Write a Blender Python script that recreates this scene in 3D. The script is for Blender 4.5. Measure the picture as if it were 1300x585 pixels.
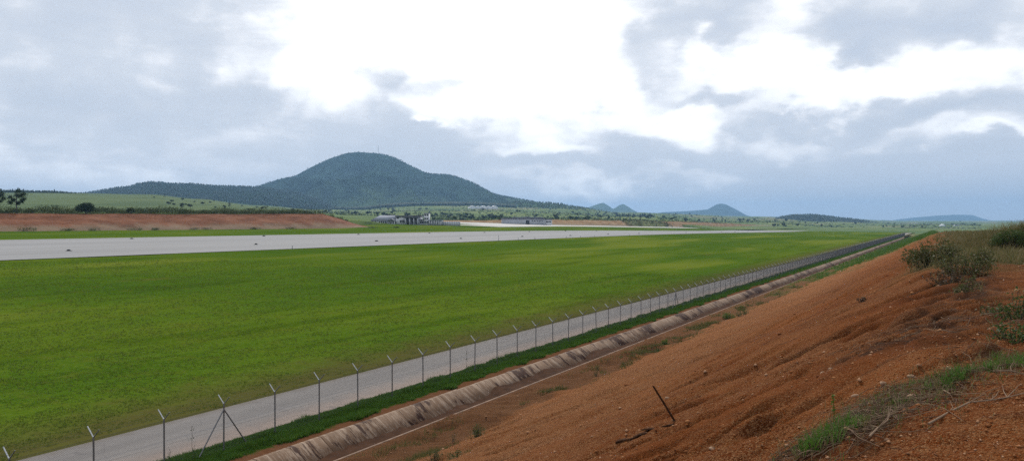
import bpy, math, random
import numpy as np
from mathutils import Vector
R = math.radians
scene = bpy.context.scene
for o in list(bpy.data.objects):
    bpy.data.objects.remove(o)
COL = scene.collection

# ------------------------------------------------------------------ camera
EYE = 10.1                  # eye height above the airfield (the viewer stands on the cut slope's crest)
YAW = 28.8                  # the runway runs along +Y, the view looks to the left of it
cam = bpy.data.cameras.new('camera')
cam.sensor_width = 36.0
cam.lens = 36.0 * 1000 / 1300
cam.clip_start = 0.1
cam.clip_end = 60000
camo = bpy.data.objects.new('camera', cam)
COL.objects.link(camo)
camo.location = (0, 0, EYE)
camo.rotation_euler = (R(90 - 0.544), 0, R(YAW))
scene.camera = camo

# ------------------------------------------------------------------ render settings
scene.view_settings.view_transform = 'Standard'
scene.view_settings.look = 'None'
scene.view_settings.gamma = 1
scene.view_settings.exposure = 0.20
scene.cycles.use_denoising = False
scene.cycles.max_bounces = 5
scene.cycles.diffuse_bounces = 3
scene.cycles.transparent_max_bounces = 8
scene.cycles.volume_bounces = 0
scene.cycles.sample_clamp_direct = 4.0
scene.cycles.sample_clamp_indirect = 2.0

SUN_AZ, SUN_EL = -34.0, 42.0     # degrees from +Y (clockwise), elevation

# ------------------------------------------------------------------ node helper
class NT:
    def __init__(s, tree):
        s.t = tree; s.t.nodes.clear()
    def n(s, typ, **kw):
        nd = s.t.nodes.new(typ)
        for k, v in kw.items():
            setattr(nd, k, v)
        return nd
    def put(s, sock, v):
        if isinstance(v, bpy.types.NodeSocket):
            s.t.links.new(v, sock)
        elif isinstance(v, (tuple, list)) and sock.type == 'RGBA' and len(v) == 3:
            sock.default_value = (*v, 1)
        else:
            sock.default_value = v
    def m(s, op, a, b=0.0, c=0.0, clamp=False):
        nd = s.n('ShaderNodeMath', operation=op, use_clamp=clamp)
        s.put(nd.inputs[0], a); s.put(nd.inputs[1], b)
        if op in ('MULTIPLY_ADD', 'SMOOTH_MIN', 'SMOOTH_MAX', 'COMPARE'): s.put(nd.inputs[2], c)
        return nd.outputs[0]
    def vm(s, op, a, b=(0, 0, 0)):
        nd = s.n('ShaderNodeVectorMath', operation=op)
        s.put(nd.inputs[0], a)
        if op == 'SCALE': s.put(nd.inputs[3], b)
        else: s.put(nd.inputs[1], b)
        return nd.outputs['Value' if op in ('DOT_PRODUCT', 'LENGTH') else 'Vector']
    def mapv(s, v, loc=(0, 0, 0), rot=(0, 0, 0), sc=(1, 1, 1)):
        nd = s.n('ShaderNodeMapping')
        s.put(nd.inputs['Vector'], v); nd.inputs['Location'].default_value = loc
        nd.inputs['Rotation'].default_value = rot; nd.inputs['Scale'].default_value = sc
        return nd.outputs[0]
    def noise(s, v, scale=1.0, detail=4.0, rough=0.55, dist=0.0):
        nd = s.n('ShaderNodeTexNoise')
        s.put(nd.inputs['Vector'], v); s.put(nd.inputs['Scale'], scale)
        nd.inputs['Detail'].default_value = detail; nd.inputs['Roughness'].default_value = rough
        nd.inputs['Distortion'].default_value = dist
        return nd.outputs['Fac']
    def noisec(s, v, scale=1.0, detail=3.0):
        nd = s.n('ShaderNodeTexNoise')
        s.put(nd.inputs['Vector'], v); s.put(nd.inputs['Scale'], scale); nd.inputs['Detail'].default_value = detail
        return nd.outputs['Color']
    def voro(s, v, scale=1.0, feat='F1', out='Distance'):
        nd = s.n('ShaderNodeTexVoronoi', feature=feat)
        s.put(nd.inputs['Vector'], v); s.put(nd.inputs['Scale'], scale)
        return nd.outputs[out]
    def ramp(s, f, stops, interp='LINEAR'):
        nd = s.n('ShaderNodeValToRGB'); cr = nd.color_ramp; cr.interpolation = interp
        while len(cr.elements) < len(stops): cr.elements.new(0.5)
        for e, (p, c) in zip(cr.elements, stops):
            e.position = p
            e.color = (*c, 1) if isinstance(c, (tuple, list)) else (c, c, c, 1)
        s.put(nd.inputs[0], f)
        return nd.outputs[0]
    def sstep(s, f, a, b):
        nd = s.n('ShaderNodeMapRange', interpolation_type='SMOOTHSTEP')
        s.put(nd.inputs[0], f); nd.inputs[1].default_value = a; nd.inputs[2].default_value = b
        return nd.outputs[0]
    def mix(s, f, a, b, mode='MIX'):
        nd = s.n('ShaderNodeMix', data_type='RGBA', blend_type=mode)
        s.put(nd.inputs[0], f); s.put(nd.inputs[6], a); s.put(nd.inputs[7], b)
        return nd.outputs[2]
    def pos(s):
        return s.n('ShaderNodeNewGeometry').outputs['Position']
    def isl(s):
        return s.n('ShaderNodeNewGeometry').outputs['Random Per Island']
    def sep(s, v):
        nd = s.n('ShaderNodeSeparateXYZ'); s.put(nd.inputs[0], v)
        return nd.outputs
    def comb(s, x, y, z):
        nd = s.n('ShaderNodeCombineXYZ')
        s.put(nd.inputs[0], x); s.put(nd.inputs[1], y); s.put(nd.inputs[2], z)
        return nd.outputs[0]
    def attr(s, name, out='Fac'):
        return s.n('ShaderNodeAttribute', attribute_name=name).outputs[out]
    def out(s, col, rough=0.9, bump=None, bstr=0.5, bdist=0.05, metal=0.0, trans=0.0, spec=0.3):
        b = s.n('ShaderNodeBsdfPrincipled')
        s.put(b.inputs['Base Color'], col); s.put(b.inputs['Roughness'], rough)
        b.inputs['Metallic'].default_value = metal
        b.inputs['Specular IOR Level'].default_value = spec
        if bump is not None:
            bn = s.n('ShaderNodeBump'); bn.inputs['Strength'].default_value = bstr
            bn.inputs['Distance'].default_value = bdist
            s.put(bn.inputs['Height'], bump); s.t.links.new(bn.outputs[0], b.inputs['Normal'])
        o = s.n('ShaderNodeOutputMaterial')
        sh = b.outputs[0]
        if trans > 0:
            tr = s.n('ShaderNodeBsdfTranslucent'); s.put(tr.inputs[0], col)
            mx = s.n('ShaderNodeMixShader'); mx.inputs[0].default_value = trans
            s.t.links.new(sh, mx.inputs[1]); s.t.links.new(tr.outputs[0], mx.inputs[2]); sh = mx.outputs[0]
        s.t.links.new(sh, o.inputs['Surface'])

def material(name):
    m = bpy.data.materials.new(name); m.use_nodes = True
    return m, NT(m.node_tree)

# ------------------------------------------------------------------ world: hazy blue sky almost closed by cloud
def build_world():
    w = bpy.data.worlds.new('World'); scene.world = w; w.use_nodes = True
    t = NT(w.node_tree)
    sky = t.n('ShaderNodeTexSky', sky_type='NISHITA')
    sky.sun_disc = False
    sky.sun_elevation = R(SUN_EL); sky.sun_rotation = R(SUN_AZ)
    sky.air_density = 1.0; sky.dust_density = 2.0
    bg1 = t.n('ShaderNodeBackground'); bg1.inputs[1].default_value = 0.10
    t.t.links.new(sky.outputs[0], bg1.inputs[0])
    d = t.n('ShaderNodeTexCoord').outputs['Generated']
    x, y, z = t.sep(d)
    # degrees: azimuth from +Y, elevation
    az = t.m('MULTIPLY', t.m('ARCTAN2', x, y), 180 / math.pi)
    el = t.m('MULTIPLY', t.m('ARCSINE', z), 180 / math.pi)
    nd = t.mapv(d, sc=(1, 1, 1.7))
    # warped angles, so that the edges of the cloud banks billow
    w1 = t.noisec(nd, 4.0, 3.0); wx, wy, wz = t.sep(w1)
    w2 = t.noisec(t.mapv(nd, loc=(2, 8, 4)), 13.0, 8.0); vx, vy, vz = t.sep(w2)
    az2 = t.m('ADD', t.m('ADD', az, t.m('MULTIPLY', t.m('SUBTRACT', wx, 0.5), 9.0)), t.m('MULTIPLY', t.m('SUBTRACT', vx, 0.5), 8.0))
    el2 = t.m('ADD', t.m('ADD', el, t.m('MULTIPLY', t.m('SUBTRACT', wy, 0.5), 5.0)), t.m('MULTIPLY', t.m('SUBTRACT', vy, 0.5), 6.0))
    def blob(a0, e0, sa, se, amp):
        u = t.m('DIVIDE', t.m('SUBTRACT', az2, a0), sa); v = t.m('DIVIDE', t.m('SUBTRACT', el2, e0), se)
        q = t.m('ADD', t.m('MULTIPLY', u, u), t.m('MULTIPLY', v, v))
        return t.m('MULTIPLY', t.m('POWER', 2.718, t.m('MULTIPLY', t.m('POWER', q, 1.5), -1.0)), amp)
    def pxb(px, py, sx, sy, amp):      # same, from a place in the photograph turned into sky angles
        a = math.degrees(math.atan((px - 650) / 1000)); c = math.cos(math.radians(a))
        return blob(a - YAW, math.degrees(math.atan((283 - py) / 1000 * c)), sx * 0.0573 * c * c, sy * 0.0573 * c, amp)
    # the bright veil in front of the sun and the sunlit tops of the cumulus on the right
    terms = [pxb(580, 0, 270, 130, 0.62), pxb(700, 110, 150, 85, 0.50), pxb(430, 60, 100, 60, 0.22),
             pxb(540, 95, 60, 17, -0.36), pxb(560, 175, 90, 32, -0.20), pxb(470, 130, 70, 30, -0.10),
             pxb(553, 156, 18, 8, 0.5), pxb(160, 226, 230, 22, 0.11), pxb(60, 200, 130, 20, 0.07), pxb(330, 168, 60, 16, 0.12), pxb(250, 130, 200, 40, -0.10), pxb(0, 170, 90, 30, -0.08),
             pxb(180, 90, 60, 60, 0.12), pxb(845, 60, 42, 70, -0.26), pxb(1150, 108, 140, 32, 0.26), pxb(800, 160, 60, 22, -0.25), pxb(920, 30, 60, 26, -0.2), pxb(905, 118, 60, 18, -0.26), pxb(1090, 62, 55, 22, -0.24), pxb(1010, 145, 60, 12, -0.2),
             pxb(920, 75, 65, 34, 0.45), pxb(1010, 40, 50, 60, 0.35), pxb(1030, 105, 110, 40, 0.42), pxb(1240, 75, 110, 42, 0.50),
             pxb(860, 150, 75, 24, 0.50), pxb(1200, 168, 110, 22, 0.36), pxb(1260, 180, 40, 10, 0.2), pxb(1010, 170, 60, 20, 0.25), pxb(700, 186, 80, 12, 0.28),
             pxb(1150, 140, 70, 22, -0.25), pxb(1120, 235, 330, 50, -0.16), pxb(860, 200, 150, 18, -0.10), pxb(820, 230, 170, 12, 0.22), pxb(960, 262, 200, 12, 0.10),
             pxb(1170, 15, 170, 30, -0.12), pxb(640, 200, 120, 20, -0.12), pxb(1000, 260, 300, 30, -0.05)]
    W = terms[0]
    for q in terms[1:]: W = t.m('ADD', W, q)
    f1 = t.noise(nd, 3.2, 10.0, 0.60, 0.3)
    f2 = t.noise(t.mapv(d, loc=(3, 1, 7), sc=(1, 1, 5.0)), 5.0, 9.0, 0.60, 0.4)
    f3 = t.noise(t.mapv(d, loc=(1, 5, 2), sc=(1, 1, 1.4)), 14.0, 8.0, 0.66)
    pf = t.n('ShaderNodeTexVoronoi', feature='SMOOTH_F1'); pf.inputs['Smoothness'].default_value = 0.35
    t.put(pf.inputs['Vector'], t.vm('ADD', t.mapv(d, sc=(1, 1, 1.5)), t.vm('SCALE', t.vm('SUBTRACT', w2, (0.5, 0.5, 0.5)), 0.16))); pf.inputs['Scale'].default_value = 13.0
    puff = t.m('SUBTRACT', 0.42, pf.outputs['Distance'])
    high = t.sstep(el, 3.0, 8.0)
    W = t.m('ADD', W, t.m('MULTIPLY', t.m('MULTIPLY', puff, 0.42), high))
    W = t.m('ADD', W, 0.345)
    W = t.m('ADD', W, t.m('MULTIPLY', t.m('SUBTRACT', f1, 0.5), 0.50))
    W = t.m('ADD', W, t.m('MULTIPLY', t.m('SUBTRACT', f2, 0.5), 0.55))
    W = t.m('ADD', W, t.m('MULTIPLY', t.m('SUBTRACT', f3, 0.5), 0.36))
    col = t.ramp(W, [(0.02, (0.40, 0.44, 0.51)), (0.22, (0.44, 0.475, 0.535)), (0.38, (0.49, 0.52, 0.57)), (0.49, (0.58, 0.60, 0.64)),
                     (0.58, (0.68, 0.695, 0.725)), (0.70, (0.80, 0.81, 0.83)), (0.88, (0.93, 0.935, 0.945)), (1.0, (1.0, 1.0, 1.0))])
    bg2 = t.n('ShaderNodeBackground'); bg2.inputs[1].default_value = 1.3
    t.t.links.new(col, bg2.inputs[0])
    cover = t.sstep(W, -0.25, 0.45)
    cover = t.m('MULTIPLY_ADD', cover, 0.14, 0.86)
    mx = t.n('ShaderNodeMixShader'); t.put(mx.inputs[0], cover)
    t.t.links.new(bg1.outputs[0], mx.inputs[1]); t.t.links.new(bg2.outputs[0], mx.inputs[2])
    w.cycles.sampling_method = 'MANUAL'; w.cycles.sample_map_resolution = 512
    o = t.n('ShaderNodeOutputWorld'); t.t.links.new(mx.outputs[0], o.inputs[0])
build_world()

sl = bpy.data.lights.new('sun', 'SUN'); sl.energy = 2.4; sl.angle = R(6); sl.color = (1.0, 0.955, 0.88)
so = bpy.data.objects.new('sun', sl); COL.objects.link(so)
sd = Vector((math.sin(R(SUN_AZ)) * math.cos(R(SUN_EL)), math.cos(R(SUN_AZ)) * math.cos(R(SUN_EL)), math.sin(R(SUN_EL))))
so.rotation_euler = sd.to_track_quat('Z', 'Y').to_euler()
so.location = (0, 0, 200)

# ------------------------------------------------------------------ geometry helpers
rng = np.random.default_rng(7)
random.seed(7)
CY, SY = math.cos(R(YAW)), math.sin(R(YAW))
RIGHT = np.array([CY, SY]); FWD = np.array([-SY, CY])

def ray(px, py=283.0):
    k = (px - 650) / 1000.0
    return FWD[0] + k * RIGHT[0], FWD[1] + k * RIGHT[1], (283.0 - py) / 1000.0
def at_depth(px, d):
    a, b, _ = ray(px); return a * d, b * d
def at_X(px, X):
    a, b, _ = ray(px); return b * X / a, X / a        # Y, depth
def px_of(X, Y):
    dep = X * FWD[0] + Y * FWD[1]; lat = X * RIGHT[0] + Y * RIGHT[1]
    return 650 + 1000 * lat / dep, dep

def _h(ix, iy, seed):
    n = (ix.astype(np.int64) * 374761393 + iy.astype(np.int64) * 668265263 + seed * 1442695041) & 0xFFFFFFFF
    n = ((n ^ (n >> 13)) * 1274126177) & 0xFFFFFFFF
    n = (n ^ (n >> 16)) & 0xFFFFFFFF
    return n / 4294967295.0
def vnoise(x, y, seed=0):
    x = np.asarray(x, float); y = np.asarray(y, float)
    ix = np.floor(x); iy = np.floor(y); fx = x - ix; fy = y - iy
    fx = fx * fx * fx * (fx * (fx * 6 - 15) + 10); fy = fy * fy * fy * (fy * (fy * 6 - 15) + 10)
    a = _h(ix, iy, seed); b = _h(ix + 1, iy, seed); c = _h(ix, iy + 1, seed); d = _h(ix + 1, iy + 1, seed)
    return (a + (b - a) * fx) * (1 - fy) + (c + (d - c) * fx) * fy - 0.5
def fbm(x, y, seed=0, octv=4, gain=0.5):
    s = 0; a = 1.0; f = 1.0
    for k in range(octv):
        s = s + a * vnoise(x * f + 17.3 * k, y * f - 9.1 * k, seed + k); a *= gain; f *= 2.03
    return s
def ss(a, b, x):
    t = np.clip((np.asarray(x, float) - a) / (b - a), 0, 1); return t * t * (3 - 2 * t)

def mesh_np(name, V, F, mat=None, smooth=False):
    V = np.ascontiguousarray(V, dtype=np.float32); F = np.ascontiguousarray(F, dtype=np.int32)
    me = bpy.data.meshes.new(name)
    k = F.shape[1]
    me.vertices.add(len(V)); me.vertices.foreach_set('co', V.ravel())
    me.loops.add(F.size); me.loops.foreach_set('vertex_index', F.ravel())
    me.polygons.add(len(F)); me.polygons.foreach_set('loop_start', np.arange(len(F), dtype=np.int32) * k)
    me.polygons.foreach_set('loop_total', np.full(len(F), k, dtype=np.int32))
    if smooth: me.polygons.foreach_set('use_smooth', np.ones(len(F), dtype=bool))
    me.update(calc_edges=True)
    if mat: me.materials.append(mat)
    return me
def obj(name, me, parent=None, loc=None, rotz=None, scale=None):
    o = bpy.data.objects.new(name, me); COL.objects.link(o)
    if parent: o.parent = parent
    if loc is not None: o.location = loc
    if rotz is not None: o.rotation_euler = (0, 0, rotz)
    if scale is not None: o.scale = scale if isinstance(scale, (tuple, list)) else (scale,) * 3
    return o
def tag(o, label=None, cat=None, group=None, kind=None):
    if label: o['label'] = label
    if cat: o['category'] = cat
    if group: o['group'] = group
    if kind: o['kind'] = kind
    return o
def empty(name, loc, rotz=0.0):
    o = bpy.data.objects.new(name, None); COL.objects.link(o); o.location = loc; o.rotation_euler = (0, 0, rotz)
    o.empty_display_size = 0.2
    return o
def grid_faces(nr, nc):
    i = np.arange(nr - 1)[:, None] * nc + np.arange(nc - 1)[None, :]
    return np.stack([i, i + 1, i + nc + 1, i + nc], -1).reshape(-1, 4)
def grid_mesh(name, X, Y, Z, mat, smooth=True, flip=False):
    nr, nc = X.shape
    F = grid_faces(nr, nc)
    if flip: F = F[:, ::-1]
    return mesh_np(name, np.stack([X, Y, Z], -1).reshape(-1, 3), F, mat, smooth)
def fattr(me, name, vals):
    a = me.attributes.new(name, 'FLOAT', 'POINT'); a.data.foreach_set('value', np.asarray(vals, np.float32).ravel())

class MB:
    """triangle collector"""
    def __init__(s): s.v = []; s.f = []; s.n = 0
    def add(s, V, F):
        V = np.asarray(V, float).reshape(-1, 3); F = np.asarray(F, int)
        if F.shape[1] == 4: F = np.concatenate([F[:, [0, 1, 2]], F[:, [0, 2, 3]]])
        s.v.append(V); s.f.append(F + s.n); s.n += len(V); return s
    def box(s, x0, x1, y0, y1, z0, z1):
        V = [(x, y, z) for z in (z0, z1) for y in (y0, y1) for x in (x0, x1)]
        F = [(0, 2, 3, 1), (4, 5, 7, 6), (0, 1, 5, 4), (2, 6, 7, 3), (0, 4, 6, 2), (1, 3, 7, 5)]
        return s.add(V, F)
    def tube(s, pts, rad, n=5, cap=True):
        pts = [np.array(p, float) for p in pts]; m = len(pts)
        if not hasattr(rad, '__len__'): rad = [rad] * m
        V = []
        for i, p in enumerate(pts):
            t = pts[min(i + 1, m - 1)] - pts[max(i - 1, 0)]; t /= (np.linalg.norm(t) + 1e-9)
            a = np.cross(t, (0, 0, 1.0) if abs(t[2]) < 0.9 else (1.0, 0, 0)); a /= np.linalg.norm(a); b = np.cross(t, a)
            for k in range(n):
                q = 2 * math.pi * k / n + math.pi / 4
                V.append(p + rad[i] * (math.cos(q) * a + math.sin(q) * b))
        F = []
        for i in range(m - 1):
            for k in range(n):
                F.append((i * n + k, i * n + (k + 1) % n, (i + 1) * n + (k + 1) % n, (i + 1) * n + k))
        s.add(V, F)
        if cap:
            T = [(0, k + 1, k) for k in range(1, n - 1)] + [((m - 1) * n, (m - 1) * n + k, (m - 1) * n + k + 1) for k in range(1, n - 1)]
            s.add(V, T)
        return s
    def prism(s, poly, y0, y1):
        """polygon in xz extruded along y"""
        n = len(poly)
        V = [(x, y0, z) for x, z in poly] + [(x, y1, z) for x, z in poly]
        s.add(V, [(i, (i + 1) % n, n + (i + 1) % n, n + i) for i in range(n)])
        s.add(V, [(0, i + 1, i) for i in range(1, n - 1)] + [(n, n + i, n + i + 1) for i in range(1, n - 1)])
        return s
    def mesh(s, name, mat, smooth=False):
        return mesh_np(name, np.concatenate(s.v), np.concatenate(s.f), mat, smooth)
    def build(s, name, mat, parent=None, smooth=False, **kw):
        return obj(name, s.mesh(name, mat, smooth), parent, **kw)

def blades(mb, P, h, w, lean, n_seg=1, curl=0.5, g=None):
    """grass blades at points P; h,w,lean arrays"""
    g = g or rng
    N = len(P); a = g.uniform(0, 2 * math.pi, N)
    h = np.broadcast_to(h, N); w = np.broadcast_to(w, N); lean = np.broadcast_to(lean, N)
    d = np.stack([np.cos(a), np.sin(a), np.zeros(N)], -1)
    b = g.uniform(0, 2 * math.pi, N); e = np.stack([np.cos(b), np.sin(b), np.zeros(N)], -1)
    up = np.array([0, 0, 1.0])
    base = P - up * 0.01
    tip = P + d * (h * lean)[:, None] + up * (h * (1 - 0.35 * lean))[:, None]
    if n_seg == 1:
        V = np.stack([base - e * w[:, None] / 2, base + e * w[:, None] / 2, tip], 1).reshape(-1, 3)
        F = np.arange(3 * N).reshape(-1, 3)
        mb.add(V, F)
    else:
        mid = P + d * (h * lean * (0.5 - 0.3 * curl))[:, None] + up * (h * 0.62)[:, None]
        V = np.stack([base - e * w[:, None] / 2, base + e * w[:, None] / 2, mid - e * w[:, None] * .4, mid + e * w[:, None] * .4, tip], 1).reshape(-1, 3)
        i = np.arange(N)[:, None] * 5
        F = np.concatenate([i + [0, 1, 3], i + [0, 3, 2], i + [2, 3, 4]])
        mb.add(V, F)
def leaves(mb, P, size, g=None, flat=0.4, aspect=0.55):
    """rhombic leaves of random orientation at points P"""
    g = g or rng
    N = len(P); size = np.broadcast_to(size, N)
    a = g.normal(size=(N, 3)); a[:, 2] *= (1 - flat); a /= np.linalg.norm(a, axis=1)[:, None]
    c = g.normal(size=(N, 3)); c[:, 2] *= (1 - flat); b = np.cross(a, c); b = np.cross(b, a) * 1.0
    b = np.cross(a, np.cross(c, a)); b /= (np.linalg.norm(b, axis=1)[:, None] + 1e-9)
    a = a * size[:, None] * .5; b = b * size[:, None] * .5 * aspect
    V = np.stack([P - a, P + b, P + a, P - b], 1).reshape(-1, 3)
    F = np.arange(4 * N).reshape(-1, 4)
    mb.add(V, F)
def ball_pts(n, c, r, g=None, shell=0.5):
    g = g or rng
    v = g.normal(size=(n, 3)); v /= np.linalg.norm(v, axis=1)[:, None]
    q = g.uniform(shell ** 3, 1, n) ** (1 / 3)
    return np.array(c) + v * q[:, None] * np.array(r)

# ------------------------------------------------------------------ terrain functions
def z_air(X, Y):
    X = np.asarray(X, float); Y = np.asarray(Y, float)
    P = np.interp(X, [-460, -400, -350, -300, -265, -230, -185, -140, -95, -60, -36, -20], [11.3, 10.5, 8.8, 7.0, 6.1, 5.3, 4.5, 3.7, 2.15, 0.85, 0, 0])
    wA = P * (1 - 0.8 * ss(350, 950, Y))
    dB = P - np.interp(Y, [0, 640, 760, 1124, 1732, 2200], [0, 0.0, 1.0, 4.8, 12, 14])
    t = ss(-300, -215, X)
    return dB * (1 - t) + wA * t

CREST = 8.5
def z_emb0(X, Y):
    """smooth shape of the cut: bench, slope, crest plateau"""
    X = np.asarray(X, float); Y = np.asarray(Y, float)
    r = np.hypot(X, Y)
    crest = CREST - 2.2 * ss(120, 420, Y) - 2.5 * ss(420, 720, Y)
    bench = np.interp(X, [-23, -22.4, -19.6, -19.3], [0.0, 0.02, 0.14, 0.2])
    slope = 0.16 + (X + 19.45) * 0.432 - 0.35 * np.exp(-((X + 10) / 5) ** 2)
    crest2 = crest + 0.02 * np.clip(X, -2, 20) + 0.8 * ss(8, 22, X) * ss(15, 40, Y)
    crest2 = crest2 + 0.85 * np.exp(-((X - 5.6) / 3.6) ** 2 - ((Y - 63) / 7.0) ** 2)
    crest2 = crest2 - (crest2 + 4) * ss(190, 300, r) * ss(-6, 3, X)
    k = 0.5
    h = np.clip(0.5 + 0.5 * (crest2 - slope) / k, 0, 1)
    top = crest2 * (1 - h) + slope * h - k * h * (1 - h)
    k = 0.12
    h = np.clip(0.5 + 0.5 * (top - bench) / k, 0, 1)
    return bench * (1 - h) + top * h + k * h * (1 - h)
def hit(px, py):
    """where the line of sight through a place in the photograph meets the embankment"""
    a, b, c = ray(px, py)
    d = np.concatenate([np.arange(2, 60, 0.02), np.arange(60, 400, 0.2)])
    zz = EYE + c * d; g = z_emb0(a * d, b * d)
    k = np.argmax(zz < g)
    return np.array([a * d[k], b * d[k], g[k]]), d[k]

XS = [-900, 0, 110, 190, 250, 330, 400, 440, 520, 600, 700, 800, 960, 1050, 1150, 1400, 2200]
DS = [250, 450, 700, 1000, 1500, 2300, 3300, 6000, 16000]
YT = np.array([
    [271, 270, 262, 252, 245, 247, 252, 266, 276],
    [271, 270, 262, 252, 244.5, 247, 252, 266, 276],
    [271, 270, 262, 252.5, 245, 247, 252, 266, 276],
    [271, 270, 263, 254, 246, 248, 253, 266, 276],
    [271, 270, 264.5, 258, 252, 253, 255, 266, 276],
    [271.5, 271, 268, 264, 261.5, 262, 262, 266, 276],
    [273, 272.5, 271.5, 270.5, 269, 268.3, 266, 266, 276],
    [285, 281, 277, 275, 272.5, 269, 265.5, 266, 276],
    [290, 288, 284, 279.5, 274, 267, 260.5, 266, 276],
    [290, 289, 286, 281, 275, 267, 259.5, 266, 276],
    [292, 290, 287, 281.5, 276.5, 270, 263, 268, 276],
    [296, 294, 290, 283, 279, 274.5, 271, 271, 277],
    [312, 304, 299, 294, 288.5, 281, 277, 275.5, 277],
    [320, 308, 299.5, 296, 291, 286, 281, 278, 278],
    [330, 312, 300, 296.5, 292, 287.5, 284.5, 281.5, 280],
    [330, 312, 300, 296.5, 292, 287.5, 284.5, 281.5, 280],
    [330, 312, 300, 296.5, 292, 287.5, 284.5, 281.5, 280]])
def z_far(px, dep):
    px = np.asarray(px, float); dep = np.asarray(dep, float)
    px, dep = np.broadcast_arrays(px, dep)
    i = np.clip(np.searchsorted(XS, px) - 1, 0, len(XS) - 2); u = (px - np.take(XS, i)) / (np.take(XS, i + 1) - np.take(XS, i)); u = np.clip(u, 0, 1); u = u * u * (3 - 2 * u)
    L = np.log(DS); l = np.log(dep)
    j = np.clip(np.searchsorted(DS, dep) - 1, 0, len(DS) - 2); v = np.clip((l - L[j]) / (L[j + 1] - L[j]), 0, 1)
    y = (YT[i, j] * (1 - v) + YT[i, j + 1] * v) * (1 - u) + (YT[i + 1, j] * (1 - v) + YT[i + 1, j + 1] * v) * u
    return EYE + dep * (283 - y) / 1000.0
def far_pt(px, dep):
    X, Y = at_depth(px, dep); return (X, Y, float(z_far(px, dep)))

# ------------------------------------------------------------------ materials
def m_grass_field():
    m, t = material('airfield_grass')
    p = t.pos()
    big = t.noise(t.mapv(p, sc=(0.030, 0.010, 0)), 1.0, 4, 0.6)
    streak = t.noise(t.mapv(p, rot=(0, 0, 0.05), sc=(0.22, 0.022, 0)), 1.0, 5, 0.6)
    fine = t.noise(p, 3.0, 6, 0.7)
    mid = t.noise(p, 0.45, 5, 0.6)
    c = t.ramp(big, [(0.30, (0.040, 0.092, 0.008)), (0.48, (0.062, 0.116, 0.009)), (0.66, (0.100, 0.144, 0.012))])
    c = t.mix(t.m('MULTIPLY', t.sstep(streak, 0.50, 0.34), 0.55), c, (0.030, 0.066, 0.003))
    c = t.mix(t.m('MULTIPLY', t.sstep(mid, 0.50, 0.75), 0.5), c, (0.095, 0.100, 0.014))
    c = t.mix(t.m('MULTIPLY', t.sstep(fine, 0.48, 0.72), 0.6), c, (0.125, 0.150, 0.018))
    c = t.mix(t.m('MULTIPLY', t.sstep(fine, 0.50, 0.30), 0.6), c, (0.026, 0.048, 0.004))
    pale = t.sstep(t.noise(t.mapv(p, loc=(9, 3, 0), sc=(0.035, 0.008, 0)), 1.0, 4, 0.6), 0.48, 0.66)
    c = t.mix(t.m('MULTIPLY', pale, 0.8), c, (0.150, 0.175, 0.022))  # sunlit yellow of the turf, put into the colour as noise patches
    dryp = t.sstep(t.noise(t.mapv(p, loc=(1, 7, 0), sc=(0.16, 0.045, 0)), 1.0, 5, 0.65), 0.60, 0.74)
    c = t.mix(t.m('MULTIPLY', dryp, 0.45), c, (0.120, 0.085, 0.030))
    # worn, brownish turf beside the perimeter road
    x = t.sep(p)[0]
    edge = t.m('ADD', x, t.m('MULTIPLY', t.m('SUBTRACT', mid, 0.5), 7.0))
    c = t.mix(t.m('MULTIPLY', t.sstep(edge, -43.0, -34.8), 0.75), c, (0.085, 0.062, 0.026))
    t.out(c, 1.0, t.noise(p, 7.0, 4), 0.8, 0.06, spec=0.0)
    return m
def m_blade(name, cols, trans=0.35, rough=0.6):
    m, t = material(name)
    k = t.isl()
    n = len(cols)
    c = t.ramp(k, [(i / max(n - 1, 1), cc) for i, cc in enumerate(cols)])
    t.out(c, rough, trans=trans, spec=0.12)
    return m
def m_flat(name, c, rough=0.8, var=0.15, sc=3.0, metal=0.0, spec=0.3):
    m, t = material(name)
    p = t.n('ShaderNodeTexCoord').outputs['Object']
    nz = t.noise(p, sc, 5, 0.6)
    lo = tuple(v * (1 - var) for v in c); hi = tuple(min(1, v * (1 + var)) for v in c)
    t.out(t.ramp(nz, [(0.3, lo), (0.7, hi)]), rough, metal=metal, spec=spec)
    return m

M = {}
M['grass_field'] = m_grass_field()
M['blade_field'] = m_blade('grass_blades', [(0.040, 0.086, 0.008), (0.060, 0.112, 0.009), (0.092, 0.14, 0.013), (0.15, 0.14, 0.04), (0.045, 0.09, 0.007)], 0.5)
M['blade_verge'] = m_blade('verge_blades', [(0.040, 0.105, 0.012), (0.065, 0.150, 0.018), (0.048, 0.120, 0.014), (0.12, 0.175, 0.035), (0.034, 0.085, 0.010)], 0.45)
M['blade_dry'] = m_blade('dry_blades', [(0.16, 0.115, 0.048), (0.21, 0.155, 0.07), (0.11, 0.095, 0.03), (0.07, 0.085, 0.022), (0.27, 0.21, 0.11), (0.09, 0.10, 0.028)])
M['blade_bright'] = m_blade('fresh_blades', [(0.06, 0.14, 0.015), (0.10, 0.19, 0.025), (0.045, 0.11, 0.014), (0.15, 0.19, 0.05)])
M['leaf_dark'] = m_blade('dark_leaves', [(0.014, 0.034, 0.014), (0.024, 0.052, 0.018), (0.018, 0.042, 0.014), (0.034, 0.066, 0.022)], 0.2)
M['leaf_mid'] = m_blade('green_leaves', [(0.035, 0.065, 0.015), (0.06, 0.10, 0.022), (0.08, 0.11, 0.03), (0.045, 0.075, 0.018)], 0.3)
M['leaf_olive'] = m_blade('olive_leaves', [(0.05, 0.065, 0.018), (0.085, 0.095, 0.028), (0.13, 0.115, 0.045), (0.055, 0.075, 0.02), (0.17, 0.13, 0.06)], 0.3)
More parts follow.
